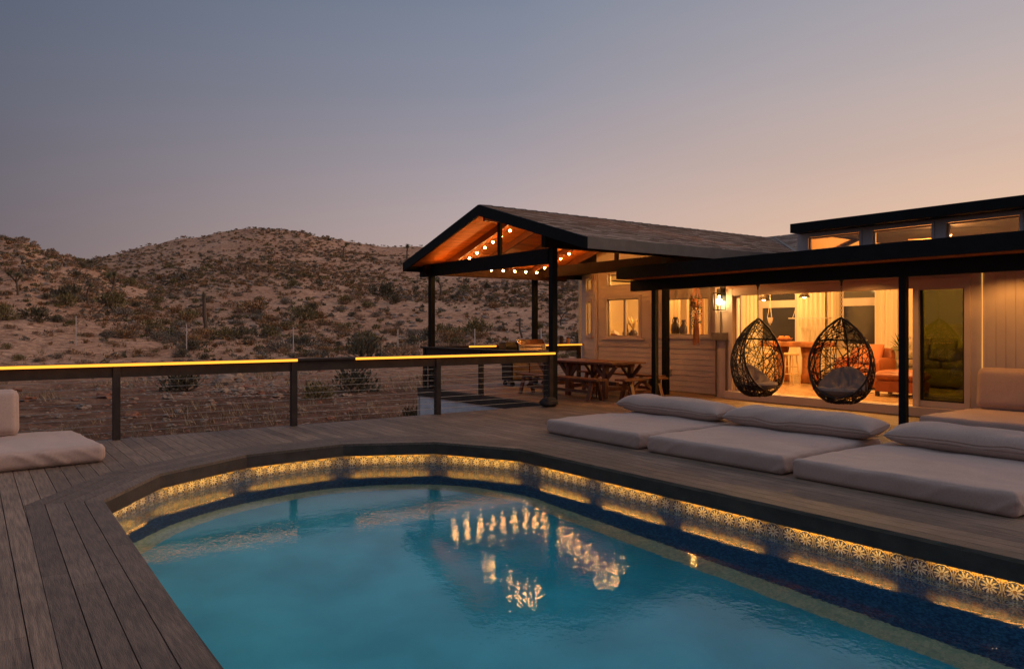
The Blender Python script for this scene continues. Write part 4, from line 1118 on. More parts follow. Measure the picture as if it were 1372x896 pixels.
# baskets on the partition seen through the tinted pane
part = thing('partition_wall', 'greenish cream partition wall behind the tinted pane', 'wall', (17.9, 5.2, .17))
for i, (yy, zz, rr_) in enumerate(((6.55,2.02,.19),(6.28,2.16,.22),(6.05,1.95,.16),(6.30,1.82,.12),(6.08,1.68,.15),(6.42,1.58,.12),(6.2,1.5,.11))):
    t_ = tag(MB().lathe([(.02,.0),(rr_*.6,-.01),(rr_,.03),(rr_*.97,.045),(rr_*.5,.01),(.02,.015)], n=20).build('wall_basket', M['basket'], smooth=True), None, 'basket', 'woven baskets hung on the living room wall')
    t_.location = (17.75, yy-.15, zz+.1); t_.rotation_euler = (0, R_(-90), 0)
    t_['label'] = ['leftmost large woven basket on the wall', 'largest woven basket at the top of the cluster', 'woven basket at the right of the cluster', 'small woven basket in the centre of the cluster', 'woven basket at the lower right of the cluster', 'small woven basket at the lower left of the cluster', 'smallest woven basket at the bottom of the cluster'][i]
q = MB(); q.box(-.1, -1.6, 0, .0, 1.9, 2.7); q.build('panel', M['interior'], part)
q = MB(); q.box(-.12, 1.35, 0, -.101, 1.62, 2.1); q.build('door_recess', M['nightglass'], part)
hg = thing('hanging_shelf', 'thin rope hung shelf beside the back window', 'shelf', (17.9, 11.2, 2.6))
q = MB(); q.box(-.12, -.55, -.88, .12, .55, -.86); q.build('board', M['white'], hg)
q = MB(); q.tube([(0,.5,-.86),(0,.35,-.45),(0,.5,-.02)], .008, 4); q.tube([(0,-.5,-.86),(0,-.5,-.02)], .008, 4); q.build('rope', M['macrame'], hg)
hg = thing('rope_planter', 'small white rope planter hanging before the back window', 'planter', (17.2, 11.9, 2.90))
q = MB(); q.tube([(0,0,0),(0,0,-.75)], .007, 4)
for a in range(3): q.tube([(0,0,-.75),(.07*math.cos(a*2.1),.07*math.sin(a*2.1),-1.15),(0,0,-1.35)], .008, 4)
q.build('rope', M['macrame'], hg); q = MB(); q.lathe([(.04,-1.3),(.065,-1.22),(.07,-1.15),(.05,-1.15)], n=12); q.build('pot', M['white'], hg)

# ------------------------------------------------------------------ egg chairs
def egg_chair(x, y, yaw, lab, seed):
    t_ = thing('egg_chair', lab, 'hanging chair', (x, y, .27), yaw, group='hanging wicker egg chairs')
    rr3 = random.Random(seed); H = 1.38
    W = [(0,.15),(.03,.25),(.08,.345),(.16,.42),(.28,.475),(.40,.495),(.52,.485),(.64,.44),(.76,.355),(.87,.235),(.95,.11),(1,.012)]
    def wd(t):
        for (a, b), (c, d) in zip(W, W[1:]):
            if t <= c: return b+(d-b)*(t-a)/(c-a)
        return W[-1][1]
    def S(ph, t): r_ = wd(t); return Vector((r_*math.cos(ph)*.86, r_*math.sin(ph), t*H))
    def xr(t): return .35-.46*t**.9+.13*t*t
    q = MB()
    # rim
    ts = [i/40 for i in range(3, 41)]
    left = []; right = []
    for t in ts:
        w_ = wd(t)*.86; xx = min(xr(t), w_*.999); 
        c_ = xx/w_; 
        if c_ > .995 and t > .2: c_ = .995
        ph = math.acos(max(-1, min(1, c_))); left.append(S(ph, t)); right.append(S(-ph, t))
    rimp = list(reversed(left))+right
    rm_ = MB(); rm_.tube(rimp, .017, 8); rm_.build('rim', M['wicker'], t_, smooth=True)
    rb = MB()
    rb.tube([S(math.pi, i/24) for i in range(25)], .013, 6)
    for sg in (-1, 1): rb.tube([S(sg*2.2, i/24) for i in range(19)], .010, 6)
    for tt in (.735,):
        w_ = wd(tt)*.86; ph = math.acos(max(-1, xr(tt)/w_)); rb.tube([S(ph+(2*math.pi-2*ph)*i/30, tt) for i in range(31)], .015, 6)
    rb.tube([S(2*math.pi*i/30, .02) for i in range(31)], .014, 6)
    w_ = wd(.16)*.86; ph = math.acos(min(1, xr(.16)/w_)); rb.tube([S(ph+(2*math.pi-2*ph)*i/30, .16) for i in range(31)], .012, 6)
    rb.build('ribs', M['wicker'], t_, smooth=True)
    wv = MB()
    for s in range(330):
        t = rr3.uniform(.01, .97) if s < 255 else rr3.uniform(0, .22); ph = rr3.uniform(-math.pi, math.pi); an = rr3.uniform(0, math.pi); L0 = rr3.uniform(.5, 1.5)
        pts_ = []
        for sg in (1, -1):
            tt, pp_ = t, ph; seg = []; cv = rr3.uniform(-.25,.25); a2 = an
            for j in range(int(L0/.05/2)):
                r_ = max(.05, wd(min(1, max(0, tt)))); pp_ += sg*math.cos(a2)*.05/r_; tt += sg*math.sin(a2)*.05/H; a2 += cv*.05
                if tt < 0 or tt > .985: break
                w_ = wd(tt)*.86
                if w_*math.cos(pp_) > xr(tt): break
                seg.append(S(pp_, tt))
            pts_ = (list(reversed(seg)) if sg == 1 else pts_)
            if sg == 1: first = seg
            else: pts_ = list(reversed(first))+([S(ph, t)] if wd(t)*.86*math.cos(ph) <= xr(t) else [])+seg
        if len(pts_) > 3: wv.tube(pts_, .0058, 4, cap=False)
    for s in range(26):   # bottom
        a = rr3.uniform(0, 6.28); b = a+rr3.uniform(2, 4); r0 = .24
        wv.tube([(r0*math.cos(a), r0*math.sin(a), .03), (r0*math.cos(b), r0*math.sin(b), .03)], .006, 4)
    wv.build('weave', M['wicker'], t_, smooth=False, fix=False)
    ch = MB(); z = H
    topz = 2.25-.27
    i = 0
    while z < topz-.02:
        a = (i % 2)*math.pi/2; dx, dy = math.cos(a)*.010, math.sin(a)*.010
        ch.tube([(dx,dy,z-.004),(dx*1.2,dy*1.2,z+.018),(dx,dy,z+.040),(-dx,-dy,z+.040),(-dx*1.2,-dy*1.2,z+.018),(-dx,-dy,z-.004),(dx,dy,z-.004)], .0035, 5); z += .034; i += 1
    ch.build('chain', M['chain'], t_)
    hk = MB(); hk.lathe([(.035,topz+.0),(.035,topz-.012),(.018,topz-.03),(.012,topz-.09)], n=10); hk.build('hook', M['darkmetal'], t_)
    # cushion: padded shell of lobes
    cu = MB(); nr, na = 14, 40; vs_ = []; fs_ = []
    for top in (1, -1):
        for i in range(nr+1):
            for j in range(na):
                rr_ = i/nr; a = 2*math.pi*j/na
                lobes = .5+.5*abs(math.cos(a*3))**.5
                th = .085*math.sqrt(max(0, 1-rr_**4))*(0.72+.28*lobes) - .075*math.exp(-((rr_-.5)/.14)**2)*(abs(math.sin(a*3))**4) - .06*math.exp(-(rr_/.12)**2)
                bow = .36*(rr_**2)*max(0, -math.cos(a))+.06*rr_**2
                vs_.append((.34*rr_*math.cos(a)-.02, .38*rr_*math.sin(a), .16+bow+top*th*(1 if top > 0 else .8)))
    off = (nr+1)*na
    for tpi in (0, off):
        for i in range(nr):
            for j in range(na): fs_.append((tpi+i*na+j, tpi+i*na+(j+1) % na, tpi+(i+1)*na+(j+1) % na, tpi+(i+1)*na+j))
    cu.add(vs_, fs_); cu.build('cushion', M['greyfab'], t_, smooth=True)
    return t_
egg_chair(11.4, 8.14, R_(262), 'left hanging egg chair, turned side on beside the wall lantern', 5)
egg_chair(11.4, 6.58, R_(196), 'right hanging egg chair, its open side and grey cushion facing the pool', 9)

# ------------------------------------------------------------------ mattresses and bolsters
for i, (yc, lab) in enumerate(((7.33, 'leftmost of the three cream floor mattresses, nearest the dining deck'), (5.41, 'middle one of the three cream floor mattresses along the pool'), (3.37, 'rightmost and nearest of the three cream floor mattresses'))):
    o = soft_box('floor_mattress', 2.05, (1.80, 1.80, 1.96)[i], .20, M['linen'], r=.045, puff=.012, wr=.008, seed=i+1, sidewr=.020, nx=60, ny=54, nz=10)
    o.location = (7.68, yc, .001); o.rotation_euler = (0,0,R_((-1, 1.5, -.5)[i])); tag(o, lab, 'mattress', 'cream mattresses beside the pool')
for i, (yc, lab) in enumerate(((7.45, 'long cream bolster pillow on the mattress nearest the dining deck'), (5.40, 'long cream bolster pillow on the middle mattress'), (3.25, 'long cream bolster pillow on the nearest mattress'))):
    o = soft_box('bolster_pillow', .48, 1.98, .26, M['linen'], pillow=True, seed=i+41, nx=30, ny=80, nz=12, wr=.013)
    o.location = (8.44, yc, .205); o.rotation_euler = (0, R_(-6), R_((-1, 1.5, -1)[i])); tag(o, lab, 'pillow', 'bolster pillows on the poolside mattresses')
# daybed against the house
o = soft_box('daybed_mattress', 1.85, 2.0, .24, M['linen'], r=.05, puff=.015, seed=61, nx=40, ny=40); o.location = (11.98, 4.22, .001); tag(o, 'cream daybed mattress against the house wall at far right', 'mattress')
o = soft_box('back_cushion', .60, 1.75, .20, M['linen'], r=.08, puff=.03, seed=62, nx=20, ny=40); o.location = (12.78, 4.24, .24+.02); o.rotation_euler = (0, R_(-82), 0); o.location = (12.80, 4.22, .55); tag(o, 'upright cream cushion leaning on the wall above the daybed', 'cushion')
# left mattress and cushion
o = soft_box('floor_mattress', 2.3, 1.62, .20, M['linen'], r=.06, puff=.02, wr=.008, seed=71, sidewr=.032, nx=70, ny=50, nz=10)
o.location = (.02, 10.02, .001); o.rotation_euler = (0,0,R_(5)); tag(o, 'cream floor mattress by the railing at the left, with creased cover', 'mattress')
o = soft_box('back_cushion', .52, 1.3, .18, M['linen'], r=.07, puff=.03, seed=72, nx=20, ny=36, wr=.008); o.location = (-.18, 10.66, .47); o.rotation_euler = (0, R_(-80), R_(92)); tag(o, 'upright cream cushion at the back of the left mattress', 'cushion')

# ------------------------------------------------------------------ picnic table and benches
pt_ = thing('picnic_table', 'long reddish wooden picnic table with braced legs under the pavilion', 'table', (11.2, 12.35, 0))
q = MB()
for i in range(5): q.box(-.50+i*.2+.004, -1.25, .72, -.30+i*.2-.004, 1.25, .76)
q.build('top', M['table'], pt_, bevel=.003)
for yy in (-.92, .25, 1.05):
    for xx in (-.36, .36):
        q = MB(); q.bar((xx*1.1, yy, 0), (xx, yy, .70), .10, .10, up=(0,1,0)); q.build('leg', M['table'], pt_, bevel=.004)
        q = MB(); q.bar((xx, yy+.03, .42), (xx, yy+.30, .69), .05, .07); q.bar((xx, yy-.03, .42), (xx, yy-.30, .69), .05, .07); q.build('brace', M['table'], pt_)
    q = MB(); q.box(-.46, yy-.03, .64, .46, yy+.03, .72); q.box(-.36, yy-.025, .16, .36, yy+.025, .24); q.build('crossbar', M['table'], pt_)
q = MB(); q.box(-.04, -.9, .25, .04, 1.05, .33); q.build('stretcher', M['table'], pt_)
def bench(x, y, yaw, L0, lab):
    t_ = thing('bench', lab, 'bench', (x, y, 0), yaw, group='benches round the picnic table')
    q = MB(); q.box(-L0/2, -.15, .41, L0/2, -.004, .45); q.box(-L0/2, .004, .41, L0/2, .15, .45); q.build('seat', M['table'], t_, bevel=.003)
    for s in (-1, 1):
        for s2 in (-1, 1):
            q = MB(); q.bar((s*(L0/2-.22), s2*.19, 0), (s*(L0/2-.22), s2*.07, .40), .045, .09, up=(1,0,0)); q.build('leg', M['table'], t_, bevel=.003)
        q = MB(); q.box(s*(L0/2-.22)-.02, -.13, .35, s*(L0/2-.22)+.02, .13, .409); q.bar((s*(L0/2-.25), 0, .16), (s*(L0/2-.62), 0, .40), .045, .06); q.build('brace', M['table'], t_)
    q = MB(); q.box(-(L0/2-.25), -.02, .14, L0/2-.25, .02, .20); q.build('stretcher', M['table'], t_)
bench(10.33, 12.35, R_(90), 2.7, 'long bench on the pool side of the picnic table')
bench(12.15, 12.35, R_(90), 2.5, 'long bench on the house side of the picnic table')
bench(11.25, 10.80, 0, 1.25, 'short red lit bench at the near end of the picnic table')
ln = thing('table_lantern', 'small dark lantern standing on the deck under the picnic table', 'lantern', (10.75, 11.75, 0))
q = MB(); q.box(-.07,-.07,0,.07,.07,.02); q.box(-.07,-.07,.22,.07,.07,.24)
for sx in (-1,1):
    for sy in (-1,1): q.box(sx*.06-.008, sy*.06-.008, .02, sx*.06+.008, sy*.06+.008, .22)
q.build('frame', M['darkmetal'], ln); q = MB(); q.lathe([(.03,.021),(.03,.12)], n=10); q.build('candle', M['white'], ln)

# ------------------------------------------------------------------ grill
gr = thing('barbecue_grill', 'stainless steel barbecue grill cart with hood closed by the far railing', 'grill', (11.75, 15.3, 0), R_(-8))
q = MB(); q.box(-.62, -.26, .14, .42, .26, .80); q.build('cabinet', M['darkmetal'], gr, bevel=.01)
q = MB()
for xx in (-.35, .15): q.box(xx-.23, -.275, .18, xx+.23, -.262, .70)
q.build('doors', M['steel'], gr)
q = MB(); q.prism([(-.27,.90),(.25,.90),(.27,1.06),(.16,1.17),(-.08,1.19),(-.24,1.06)], 'x', -.40, .40)
q.build('hood', M['steel'], gr, bevel=.012)
q = MB(); q.box(-.9, -.24, .84, -.42, .24, .88); q.box(.42, -.24, .84, .80, .24, .88); q.build('side_shelf', M['darkmetal'], gr)
q = MB(); q.box(-.415, -.29, .80, .415, .26, .898); q.build('firebox', M['steel'], gr)
q = MB(); q.prism([(-.22,.882),(.2,.882),(.18,1.10),(-.10,1.12),(-.22,1.0)], 'x', -.74, -.42); q.build('side_lid', M['darkmetal'], gr, bevel=.01)
q = MB(); q.tube([(-.32,-.31,1.0),(.32,-.31,1.0)], .013, 8); q.tube([(-.3,-.31,1.0),(-.3,-.25,1.0)], .009, 6); q.tube([(.3,-.31,1.0),(.3,-.25,1.0)], .009, 6); q.build('handle', M['steel'], gr)
for k_ in range(4): q = MB(); q.tube([(-.27+k_*.18,-.291,.85),(-.27+k_*.18,-.32,.85)], .024, 10); q.build('knob', M['darkmetal'], gr)
for sx in (-.55, .36):
    for sy in (-.2, .2): q = MB(); q.tube([(sx, sy-.02, .06),(sx, sy+.02, .06)], .06, 12); q.box(sx-.015, sy-.03, .06, sx+.015, sy+.03, .139); q.build('caster', M['under'], gr)
# odds and ends on the far rail
for i, (x_, y_, h_, m_, lab) in enumerate(((13.6, 16.15, .20, M['vase'], 'brown tin can standing on the far railing, left of the pair'), (13.85, 16.15, .16, M['clay'], 'clay cup with dark top on the far railing, right of the pair'))):
    t_ = thing('rail_tin', lab, 'tin', (x_, y_, 1.021)); q = MB(); q.lathe([(.05,0),(.055,.02),(.055,h_),(.045,h_)], n=14); q.build('body', m_, t_); q = MB(); q.lathe([(.045,h_+.001),(.05,h_+.02),(.02,h_+.04)], n=14); q.build('lid', M['vase'], t_)
sb = soft_box('sandbag', .30, .22, .15, mat('bag_black', (.03,.026,.024), .8, bump=.3), r=.07, puff=.03, seed=80, nx=12, ny=12, nz=8, wr=.02, wfreq=6); sb.location = (8.90, 10.93, .002); tag(sb, 'lumpy dark bag at the foot of the railing end post', 'bag')

# ------------------------------------------------------------------ desert vegetation
def shrub_mesh(name, seed, nleaf, size, m, shape=.8, twigs=14):
    rr3 = random.Random(seed); q = MB()
    lob = [(rr3.uniform(-.55,.55), rr3.uniform(-.55,.55), rr3.uniform(.25,.6), rr3.uniform(.3,.55)) for _ in range(7)]
    lob.append((0,0,.4,.6))
    for i in range(nleaf):
        lx, ly, lz, lr = rr3.choice(lob)
        d = Vector((rr3.gauss(0,1), rr3.gauss(0,1), rr3.gauss(0,1))).normalized(); rad = lr*rr3.uniform(.35,1.05)
        c = Vector((lx, ly, lz*shape))+Vector((d.x, d.y, d.z*shape))*rad
        if c.z < .01: c.z = abs(c.z)*.5+.01
        o_ = Vector((c.x, c.y, c.z+.5)).normalized(); o_ = (o_+Vector((rr3.uniform(-.5,.5),)*1+(rr3.uniform(-.5,.5), rr3.uniform(-.4,.4)))).normalized()
        s = o_.cross(Vector((rr3.uniform(-1,1), rr3.uniform(-1,1), rr3.uniform(-1,1)))).normalized()*size*rr3.uniform(.25,.55); L0 = o_*size*rr3.uniform(.8,1.6)
        q.add([c-s, c+s, c+s*.3+L0, c-s*.3+L0], [(0,1,2,3)])
    me = bpy.data.meshes.new(name); me.from_pydata(q.v, [], q.f); me.materials.append(m)
    t2 = MB()
    for i in range(twigs):
        a = rr3.uniform(0, 6.28); e = rr3.uniform(.3, 1.4); d = Vector((math.cos(a)*math.cos(e), math.sin(a)*math.cos(e), math.sin(e)*shape))*rr3.uniform(.6,1.0)
        t2.tube([(0,0,0), d*.5+Vector((rr3.uniform(-.06,.06),)*3), d], [.03,.016,.006], 3, cap=False)
    me2 = bpy.data.meshes.new(name+'_twigs'); me2.from_pydata(t2.v, [], t2.f); me2.materials.append(mat('twig', (.17,.11,.075), .9))
    return me, me2
V = [mat('creosote', (.19,.155,.065), .8, island=.45), mat('rabbitbrush', (.30,.175,.08), .8, island=.45), mat('sagebrush', (.21,.18,.14), .85, island=.4), mat('drybrush', (.34,.22,.14), .9, island=.4), mat('darkbrush', (.12,.105,.065), .8, island=.5)]
SHR = []
for i, (m_, sh, nl, sz) in enumerate(((V[0], .95, 520, .10), (V[1], .75, 460, .09), (V[2], .7, 480, .08), (V[3], .6, 420, .08), (V[4], .85, 520, .10), (V[0], .8, 460, .11))):
    SHR.append(shrub_mesh('foliage', 100+i, nl, sz, m_, sh))
KN = [('creosote_bush', 'open olive green bush on the desert slope', 'bush'), ('rabbitbrush', 'rusty brown dry bush on the desert slope', 'bush'), ('sagebrush', 'low grey green bush on the desert slope', 'bush'), ('dry_bush', 'pale straw coloured dry bush on the desert slope', 'bush'), ('blackbrush', 'dark dense bush on the desert slope', 'bush'), ('creosote_bush', 'open olive green bush on the desert slope', 'bush')]
GR = ['olive bushes on the slope', 'rusty bushes on the slope', 'grey bushes on the slope', 'straw bushes on the slope', 'dark bushes on the slope', 'olive bushes on the slope']
def put_shrub(kind, x, y, s, label=None, hs_=1.0, cname=None):
    me, me2 = SHR[kind]; nm, lb, ct = KN[kind]
    o = bpy.data.objects.new(nm, None); COL.objects.link(o); o.location = (x, y, ground_z(x, y)-.03*s); o.scale = (s, s, s*hs_); o.rotation_euler = (0,0,rnd.uniform(0, 6.28)); o.empty_display_size = .1
    f1 = bpy.data.objects.new('foliage', me); f2 = bpy.data.objects.new('stems', me2)
    for f in (f1, f2): COL.objects.link(f); f.parent = o
    tag(o, label or lb, ct, None if label else GR[kind]); return o
heroes = [(4, 250, 30.5, 1.15, 'dark green bush among rocks behind the railing left of centre'), (4, 470, 30.0, 1.25, 'dark brownish bush seen under the railing just right of the middle post'),
 (4, 485, 62, 2.4, 'large rounded dark bush above the railing by the middle fence post'), (0, 425, 27, .7, 'small yellowish bush under the railing right of the second post'),
 (4, 555, 20.3, .62, 'green shrub at the corner of the dining deck skirt'), (0, 2, 66, 1.6, 'yellow green bush at the far left edge above the railing'),
 (0, 150, 88, 2.3, 'big olive bush below the left hill'), (4, 320, 78, 1.6, 'dark bush near the second fence post'), (2, 380, 66, 1.8, 'grey rounded bush above the railing left of its middle post'),
 (1, 345, 100, 2.6, 'wide rusty brown bush at the foot of the big hill'), (3, 535, 62, 1.9, 'pale leafless looking bush near the pavilion post'), (4, 50, 68, 1.7, 'dark low bush behind the railing at the left'),
 (2, 425, 60, 1.1, 'small grey bush right above the gap in the railing light'), (0, 408, 96, 2.2, 'yellow olive bush halfway along the slope foot'), (0, 640, 90, 2.2, 'olive bush seen below the pavilion roof'), (1, 600, 82, 2.2, 'rusty bush seen between the pavilion posts'), (4, 515, 130, 3, 'dark bush high on the slope left of the pavilion')]
for kd, u, F, s, lb in heroes:
    x, y = cam2w(u, F); put_shrub(kd, x, y, s, lb)
cand = []
rr4 = random.Random(21)
while len(cand) < 8600:
    u = rr4.uniform(-40, 800); F = 48*(272/48)**(rr4.random()**.62)
    x, y = cam2w(u, F); left = u < 170 and F > 60
    dn = noise.noise(Vector((x*.03, y*.03, 9)))
    band_ = 66 < F < 118 and not (left and F > 95)
    if rr4.random() > .50+.9*dn+(.12 if band_ else 0): continue
    if band_ and rr4.random() > .42: continue
    if F < 66 and rr4.random() > .35: continue
    big = rr4.random() < (.15 if band_ and u > 170 else .07 if band_ else .03)
    s = rr4.uniform(.8, 1.6) if big and F > 62 else rr4.uniform(.25, .7)
    if F > 120: s = min(s*1.15, 1.25)
    kd = rr4.choices(range(6), [1.8, 2.8, 3, 3, 1.8 if band_ else .9, .8])[0]
    cand.append((s/F, kd, x, y, s, F, u))
cand.sort(reverse=True)
NIND = 270
ADJ = ['olive green', 'rusty brown', 'grey green', 'straw coloured', 'dark dense', 'olive green']
for c in cand[:NIND]:
    u, F, s = c[6], c[5], c[4]
    size = 'large' if s > 1.45 else ('fairly large' if s > 1.2 else 'middling' if s > .95 else 'smallish' if s > .8 else 'small')
    where = ('beside the wire fence' if F < 66 else 'low on the slope' if F < 95 else 'halfway up the slope' if F < 140 else 'high on the hill')
    side = ('at the far left of the desert' if u < 110 else 'below the saddle between the hills' if u < 230 else 'under the big hilltop' if u < 400 else 'left of the pavilion' if u < 560 else 'seen between the pavilion posts' if u < 740 else 'behind the house corner')
    o = put_shrub(c[1], c[2], c[3], s, hs_=rr4.uniform(.75, 1.15))
    o['label'] = ' '.join((size, ADJ[c[1]], 'bush', where, side)); o['group'] = ' '.join((size, ADJ[c[1]], 'bushes', where, side))
# the rest: one mass of low scrub per colour, merged as stuff
low = []
for i in range(5): low.append(shrub_mesh('low', 300+i, 60, .26, V[i], .75, 3)[0])
for kd in range(5):
    vs_ = []; fs_ = []
    src = [tuple(v.co) for v in low[kd].vertices]; sf_ = [tuple(p.vertices) for p in low[kd].polygons]
    for c in cand[NIND:]:
        if c[1] % 5 != kd: continue
        _, _, x, y, s, F, u_ = c; b = len(vs_); a = rr4.uniform(0, 6.28); ca, sa = math.cos(a)*s, math.sin(a)*s; z0 = ground_z(x, y)-.03
        for (p, q_, r_) in src: vs_.append((x+p*ca-q_*sa, y+p*sa+q_*ca, z0+r_*s))
        fs_ += [tuple(i_+b for i_ in f) for f in sf_]
    q = MB(); q.v = vs_; q.f = fs_
    o = q.build('hill_scrub', V[kd], fix=False)
    tag(o, ['olive', 'rusty', 'grey', 'straw', 'dark'][kd]+' scrub scattered over the far hillside', 'scrub', kind='stuff')

# joshua trees
def joshua(u, F, h_, lab, seed, bare=False):
    x, y = cam2w(u, F); rr3 = random.Random(seed); h_ *= 1.3
    t_ = thing('joshua_tree', lab, 'joshua tree', (x, y, ground_z(x, y)-.1))
    tk = MB(); cl = MB(); tips = []
    def limb(p, d, L0, r_, lv):
        e = p+d*L0; tk.tube([p, p.lerp(e, .5)+Vector((rr3.uniform(-.08,.08), rr3.uniform(-.08,.08), 0))*L0, e], [r_, r_*.85, r_*.7], 7)
        if lv == 0 or bare: tips.append((e, d)); return
        for k_ in range(rr3.choice((2, 3))):
            a = rr3.uniform(0, 6.28); nd = (d+Vector((math.cos(a), math.sin(a), .25))*.9).normalized(); limb(e, nd, L0*rr3.uniform(.4,.6), r_*.72, lv-1)
    limb(Vector((0,0,0)), Vector((rr3.uniform(-.12,.12), rr3.uniform(-.12,.12), 1)).normalized(), h_*(.8 if bare else .48), h_*.045, 1 if bare else 2)
    for e, d in tips:
        for i in range(70):
            v = Vector((rr3.gauss(0,1), rr3.gauss(0,1), rr3.gauss(0,1)+.4)).normalized(); ln = h_*rr3.uniform(.06,.12); s = v.orthogonal().normalized()*ln*.09
            b0 = e-d*rr3.uniform(0, h_*.10); cl.add([b0-s, b0+s, b0+v*ln], [(0,1,2)])
    tk.build('trunk', mat('joshua_bark', (.13,.095,.07), .95), t_); cl.build('crown', mat('joshua_leaf', (.12,.115,.05) if not bare else (.20,.14,.06), .8, island=.4), t_, fix=False)
joshua(24, 80, 2.4, 'small joshua tree on the left hill', 1)
joshua(150, 96, 3.6, 'dark joshua tree standing below the saddle between hills', 2)
joshua(277, 80, 4.2, 'bare leaning joshua trunk with one tuft right of the fence post', 3, bare=True)
joshua(118, 85.5, 2.3, 'stubby yellowish joshua tree left of the saddle', 4)
joshua(460, 206, 4.0, 'joshua tree high on the big hill', 5)
joshua(545, 207, 4.4, 'joshua tree on the slope beside the pavilion eave', 6)
joshua(590, 132, 3.2, 'short joshua tree seen between the pavilion posts', 7)
joshua(700, 86, 2.3, 'bare joshua stub seen through the pavilion', 8, bare=True)
joshua(752, 98, 2.1, 'young joshua tree seen left of the house corner', 9)

# wire fence with steel posts
fe = thing('wire_fence', 'thin wire fence on pale steel posts crossing the desert', 'fence', (0,0,0))
fpts = []
for (u, F, tp) in ((-60, 58, 0), (102, 59, 0), (250, 60.5, 0), (393, 62, 0), (533, 64, 0), (636, 67, 0), (725, 68, 0), (810, 69, 0)):
    x, y = cam2w(u, F); z = ground_z(x, y); q = MB(); q.box(x-.035, y-.035, z-.1, x+.035, y+.035, z+2.35); q.build('post', mat('post_steel', (.55,.50,.46), .5), fe); fpts.append(Vector((x, y, z)))
for hh in (.5, 1.0, 1.5, 2.0):
    q = MB()
    for a, b in zip(fpts, fpts[1:]): q.tube([a+Vector((0,0,hh)), b+Vector((0,0,hh))], .006, 3)
    q.build('wire', M['cable'], fe)

# rocks
def rock_mesh(seed):
    bm = bmesh.new(); bmesh.ops.create_icosphere(bm, subdivisions=2, radius=1); off = Vector((seed*7.3, seed*1.9, 0))
    for v in bm.verts:
        v.co *= .75+.55*noise.noise(v.co*1.3+off)+.2*noise.noise(v.co*3+off)
        v.co.z *= .65
    me = bpy.data.meshes.new('rock'); bm.to_mesh(me); bm.free(); return me
RK = [mat('rock_grey', (.25,.185,.145), .95, var=.3, vscale=3, bump=.5, bscale=6), mat('rock_rust', (.27,.115,.065), .95, var=.3, vscale=3, bump=.5, bscale=6), mat('rock_tan', (.32,.215,.145), .95, var=.3, vscale=3, bump=.5, bscale=6)]
rmesh = []
for i in range(9): me = rock_mesh(i); me.materials.append(RK[i % 3]); rmesh.append(me)
hr = [(36, 25.5, .30, 1, 'rust coloured rock behind the railing at far left'), (146, 27, .42, 1, 'rust coloured boulder beside the first railing post'), (178, 21.5, .24, 1, 'reddish rock close to the deck right of the first post'),
      (226, 27, .26, 0, 'round grey rock between the railing posts'), (298, 34, .62, 0, 'big grey boulder on the rubble heap'), (315, 37, .5, 2, 'tan boulder on the rubble heap'), (112, 24, .22, 0, 'grey stone near the left railing panel')]
for u, F, s, kd, lb in hr:
    x, y = cam2w(u, F); o = bpy.data.objects.new('rock', rmesh[kd]); COL.objects.link(o); o.location = (x, y, ground_z(x, y)+s*.2); o.scale = (s, s*1.15, s); o.rotation_euler = (0,0,u); tag(o, lb, 'rock')
gk = 0
names = ['grey stone', 'rust coloured stone', 'tan stone']
for i in range(170):
    u = rr4.gauss(300, 70) if rr4.random() < .6 else rr4.uniform(-20, 560); F = rr4.uniform(30, 46) if rr4.random() < .6 else rr4.uniform(17, 30)
    x, y = cam2w(u, F)
    if y < 13.2 or (x > 8.5 and y < 19): continue
    s = rr4.uniform(.09,.26)*(1.1 if F > 28 else .7); kd = rr4.randrange(9); o = bpy.data.objects.new('rock', rmesh[kd]); COL.objects.link(o)
    o.location = (x, y, ground_z(x, y)+s*.15); o.scale = (s*rr4.uniform(.8,1.4), s, s*rr4.uniform(.6,1)); o.rotation_euler = (0,0,rr4.uniform(0,6.28)); wh = ('on the rubble heap' if F > 28 else 'near the deck')+(' left of the first railing post' if u < 155 else ' between the two left railing posts' if u < 392 else ' right of the middle railing post'); sz_ = 'flat ' if o.scale[2] < s*.72 else 'round '; tag(o, sz_+names[kd % 3]+' lying '+wh, 'rock', sz_+names[kd % 3]+'s '+wh)
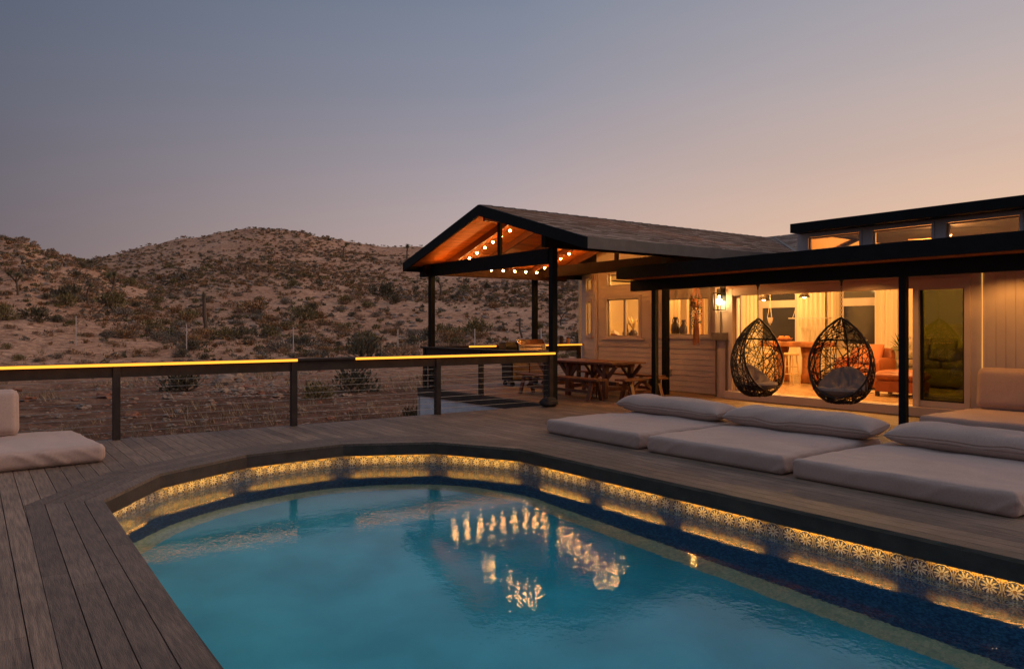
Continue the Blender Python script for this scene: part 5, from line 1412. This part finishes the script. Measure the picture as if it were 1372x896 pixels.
for kd in range(3):
    q = MB(); src = [tuple(v.co) for v in rmesh[kd].vertices]
    ico = bmesh.new(); bmesh.ops.create_icosphere(ico, subdivisions=1, radius=1); sv = [v.co.copy() for v in ico.verts]; sf2 = [tuple(v.index for v in f.verts) for f in ico.faces]; ico.free()
    for i in range(1600):
        if rr4.random() < .65:
            u = rr4.uniform(-40, 620); F = 15+38*rr4.random()**1.3
        else:
            u = rr4.gauss(310, 60); F = rr4.uniform(28, 44)
        x, y = cam2w(u, F)
        if y < 12.6 or (x > 8.7 and y < 18.2): continue
        s = rr4.uniform(.02,.11)*(F/22)**.7*(.45+.55*rr4.random()); a = rr4.uniform(0, 6.28); st = rr4.uniform(.6,1.5); z0 = ground_z(x, y)
        q.add([(x+(v.x*math.cos(a)*st-v.y*math.sin(a))*s*(1+.3*math.sin(i+v.z*5)), y+(v.x*math.sin(a)*st+v.y*math.cos(a))*s, z0-.2*s+v.z*s*.6) for v in sv], sf2)
    tag(q.build('gravel', RK[kd], fix=False), ['grey', 'rusty', 'tan'][kd]+' loose stones strewn behind the deck', 'gravel', kind='stuff')
# boulders on the hillside, merged as scree
q = MB()
for i in range(1500):
    u = rr4.uniform(-40, 780); F = rr4.uniform(75, 262); x, y = cam2w(u, F); s = rr4.uniform(.15,.6); a = rr4.uniform(0, 6.28); z0 = ground_z(x, y)
    q.add([(x+v.x*s*1.2, y+v.y*s, z0+v.z*s*.6) for v in sv], sf2)
tag(q.build('scree', RK[0], fix=False), 'scattered grey rocks over the hillsides', 'scree', kind='stuff')
# dry grass tufts
q = MB()
for i in range(1500):
    u = rr4.uniform(-40, 600); F = 17+60*rr4.random(); x, y = cam2w(u, F)
    if y < 13 or (x > 8.7 and y < 18.5): continue
    if noise.noise(Vector((x*.12, y*.12, 2))) < -.05: continue
    z0 = ground_z(x, y); hh = rr4.uniform(.12,.35)
    for j in range(9):
        a = rr4.uniform(0, 6.28); b0 = Vector((x+rr4.uniform(-.12,.12), y+rr4.uniform(-.12,.12), z0-.01)); tp = b0+Vector((math.cos(a)*hh*.6, math.sin(a)*hh*.6, hh)); s = Vector((-math.sin(a), math.cos(a), 0))*.012*(F/25)
        q.add([b0-s, b0+s, tp], [(0,1,2)])
tag(q.build('dry_grass', mat('dry_grass', (.34,.24,.14), .9, island=.3), fix=False), 'sparse dry grass tufts on the desert floor', 'grass', kind='stuff')
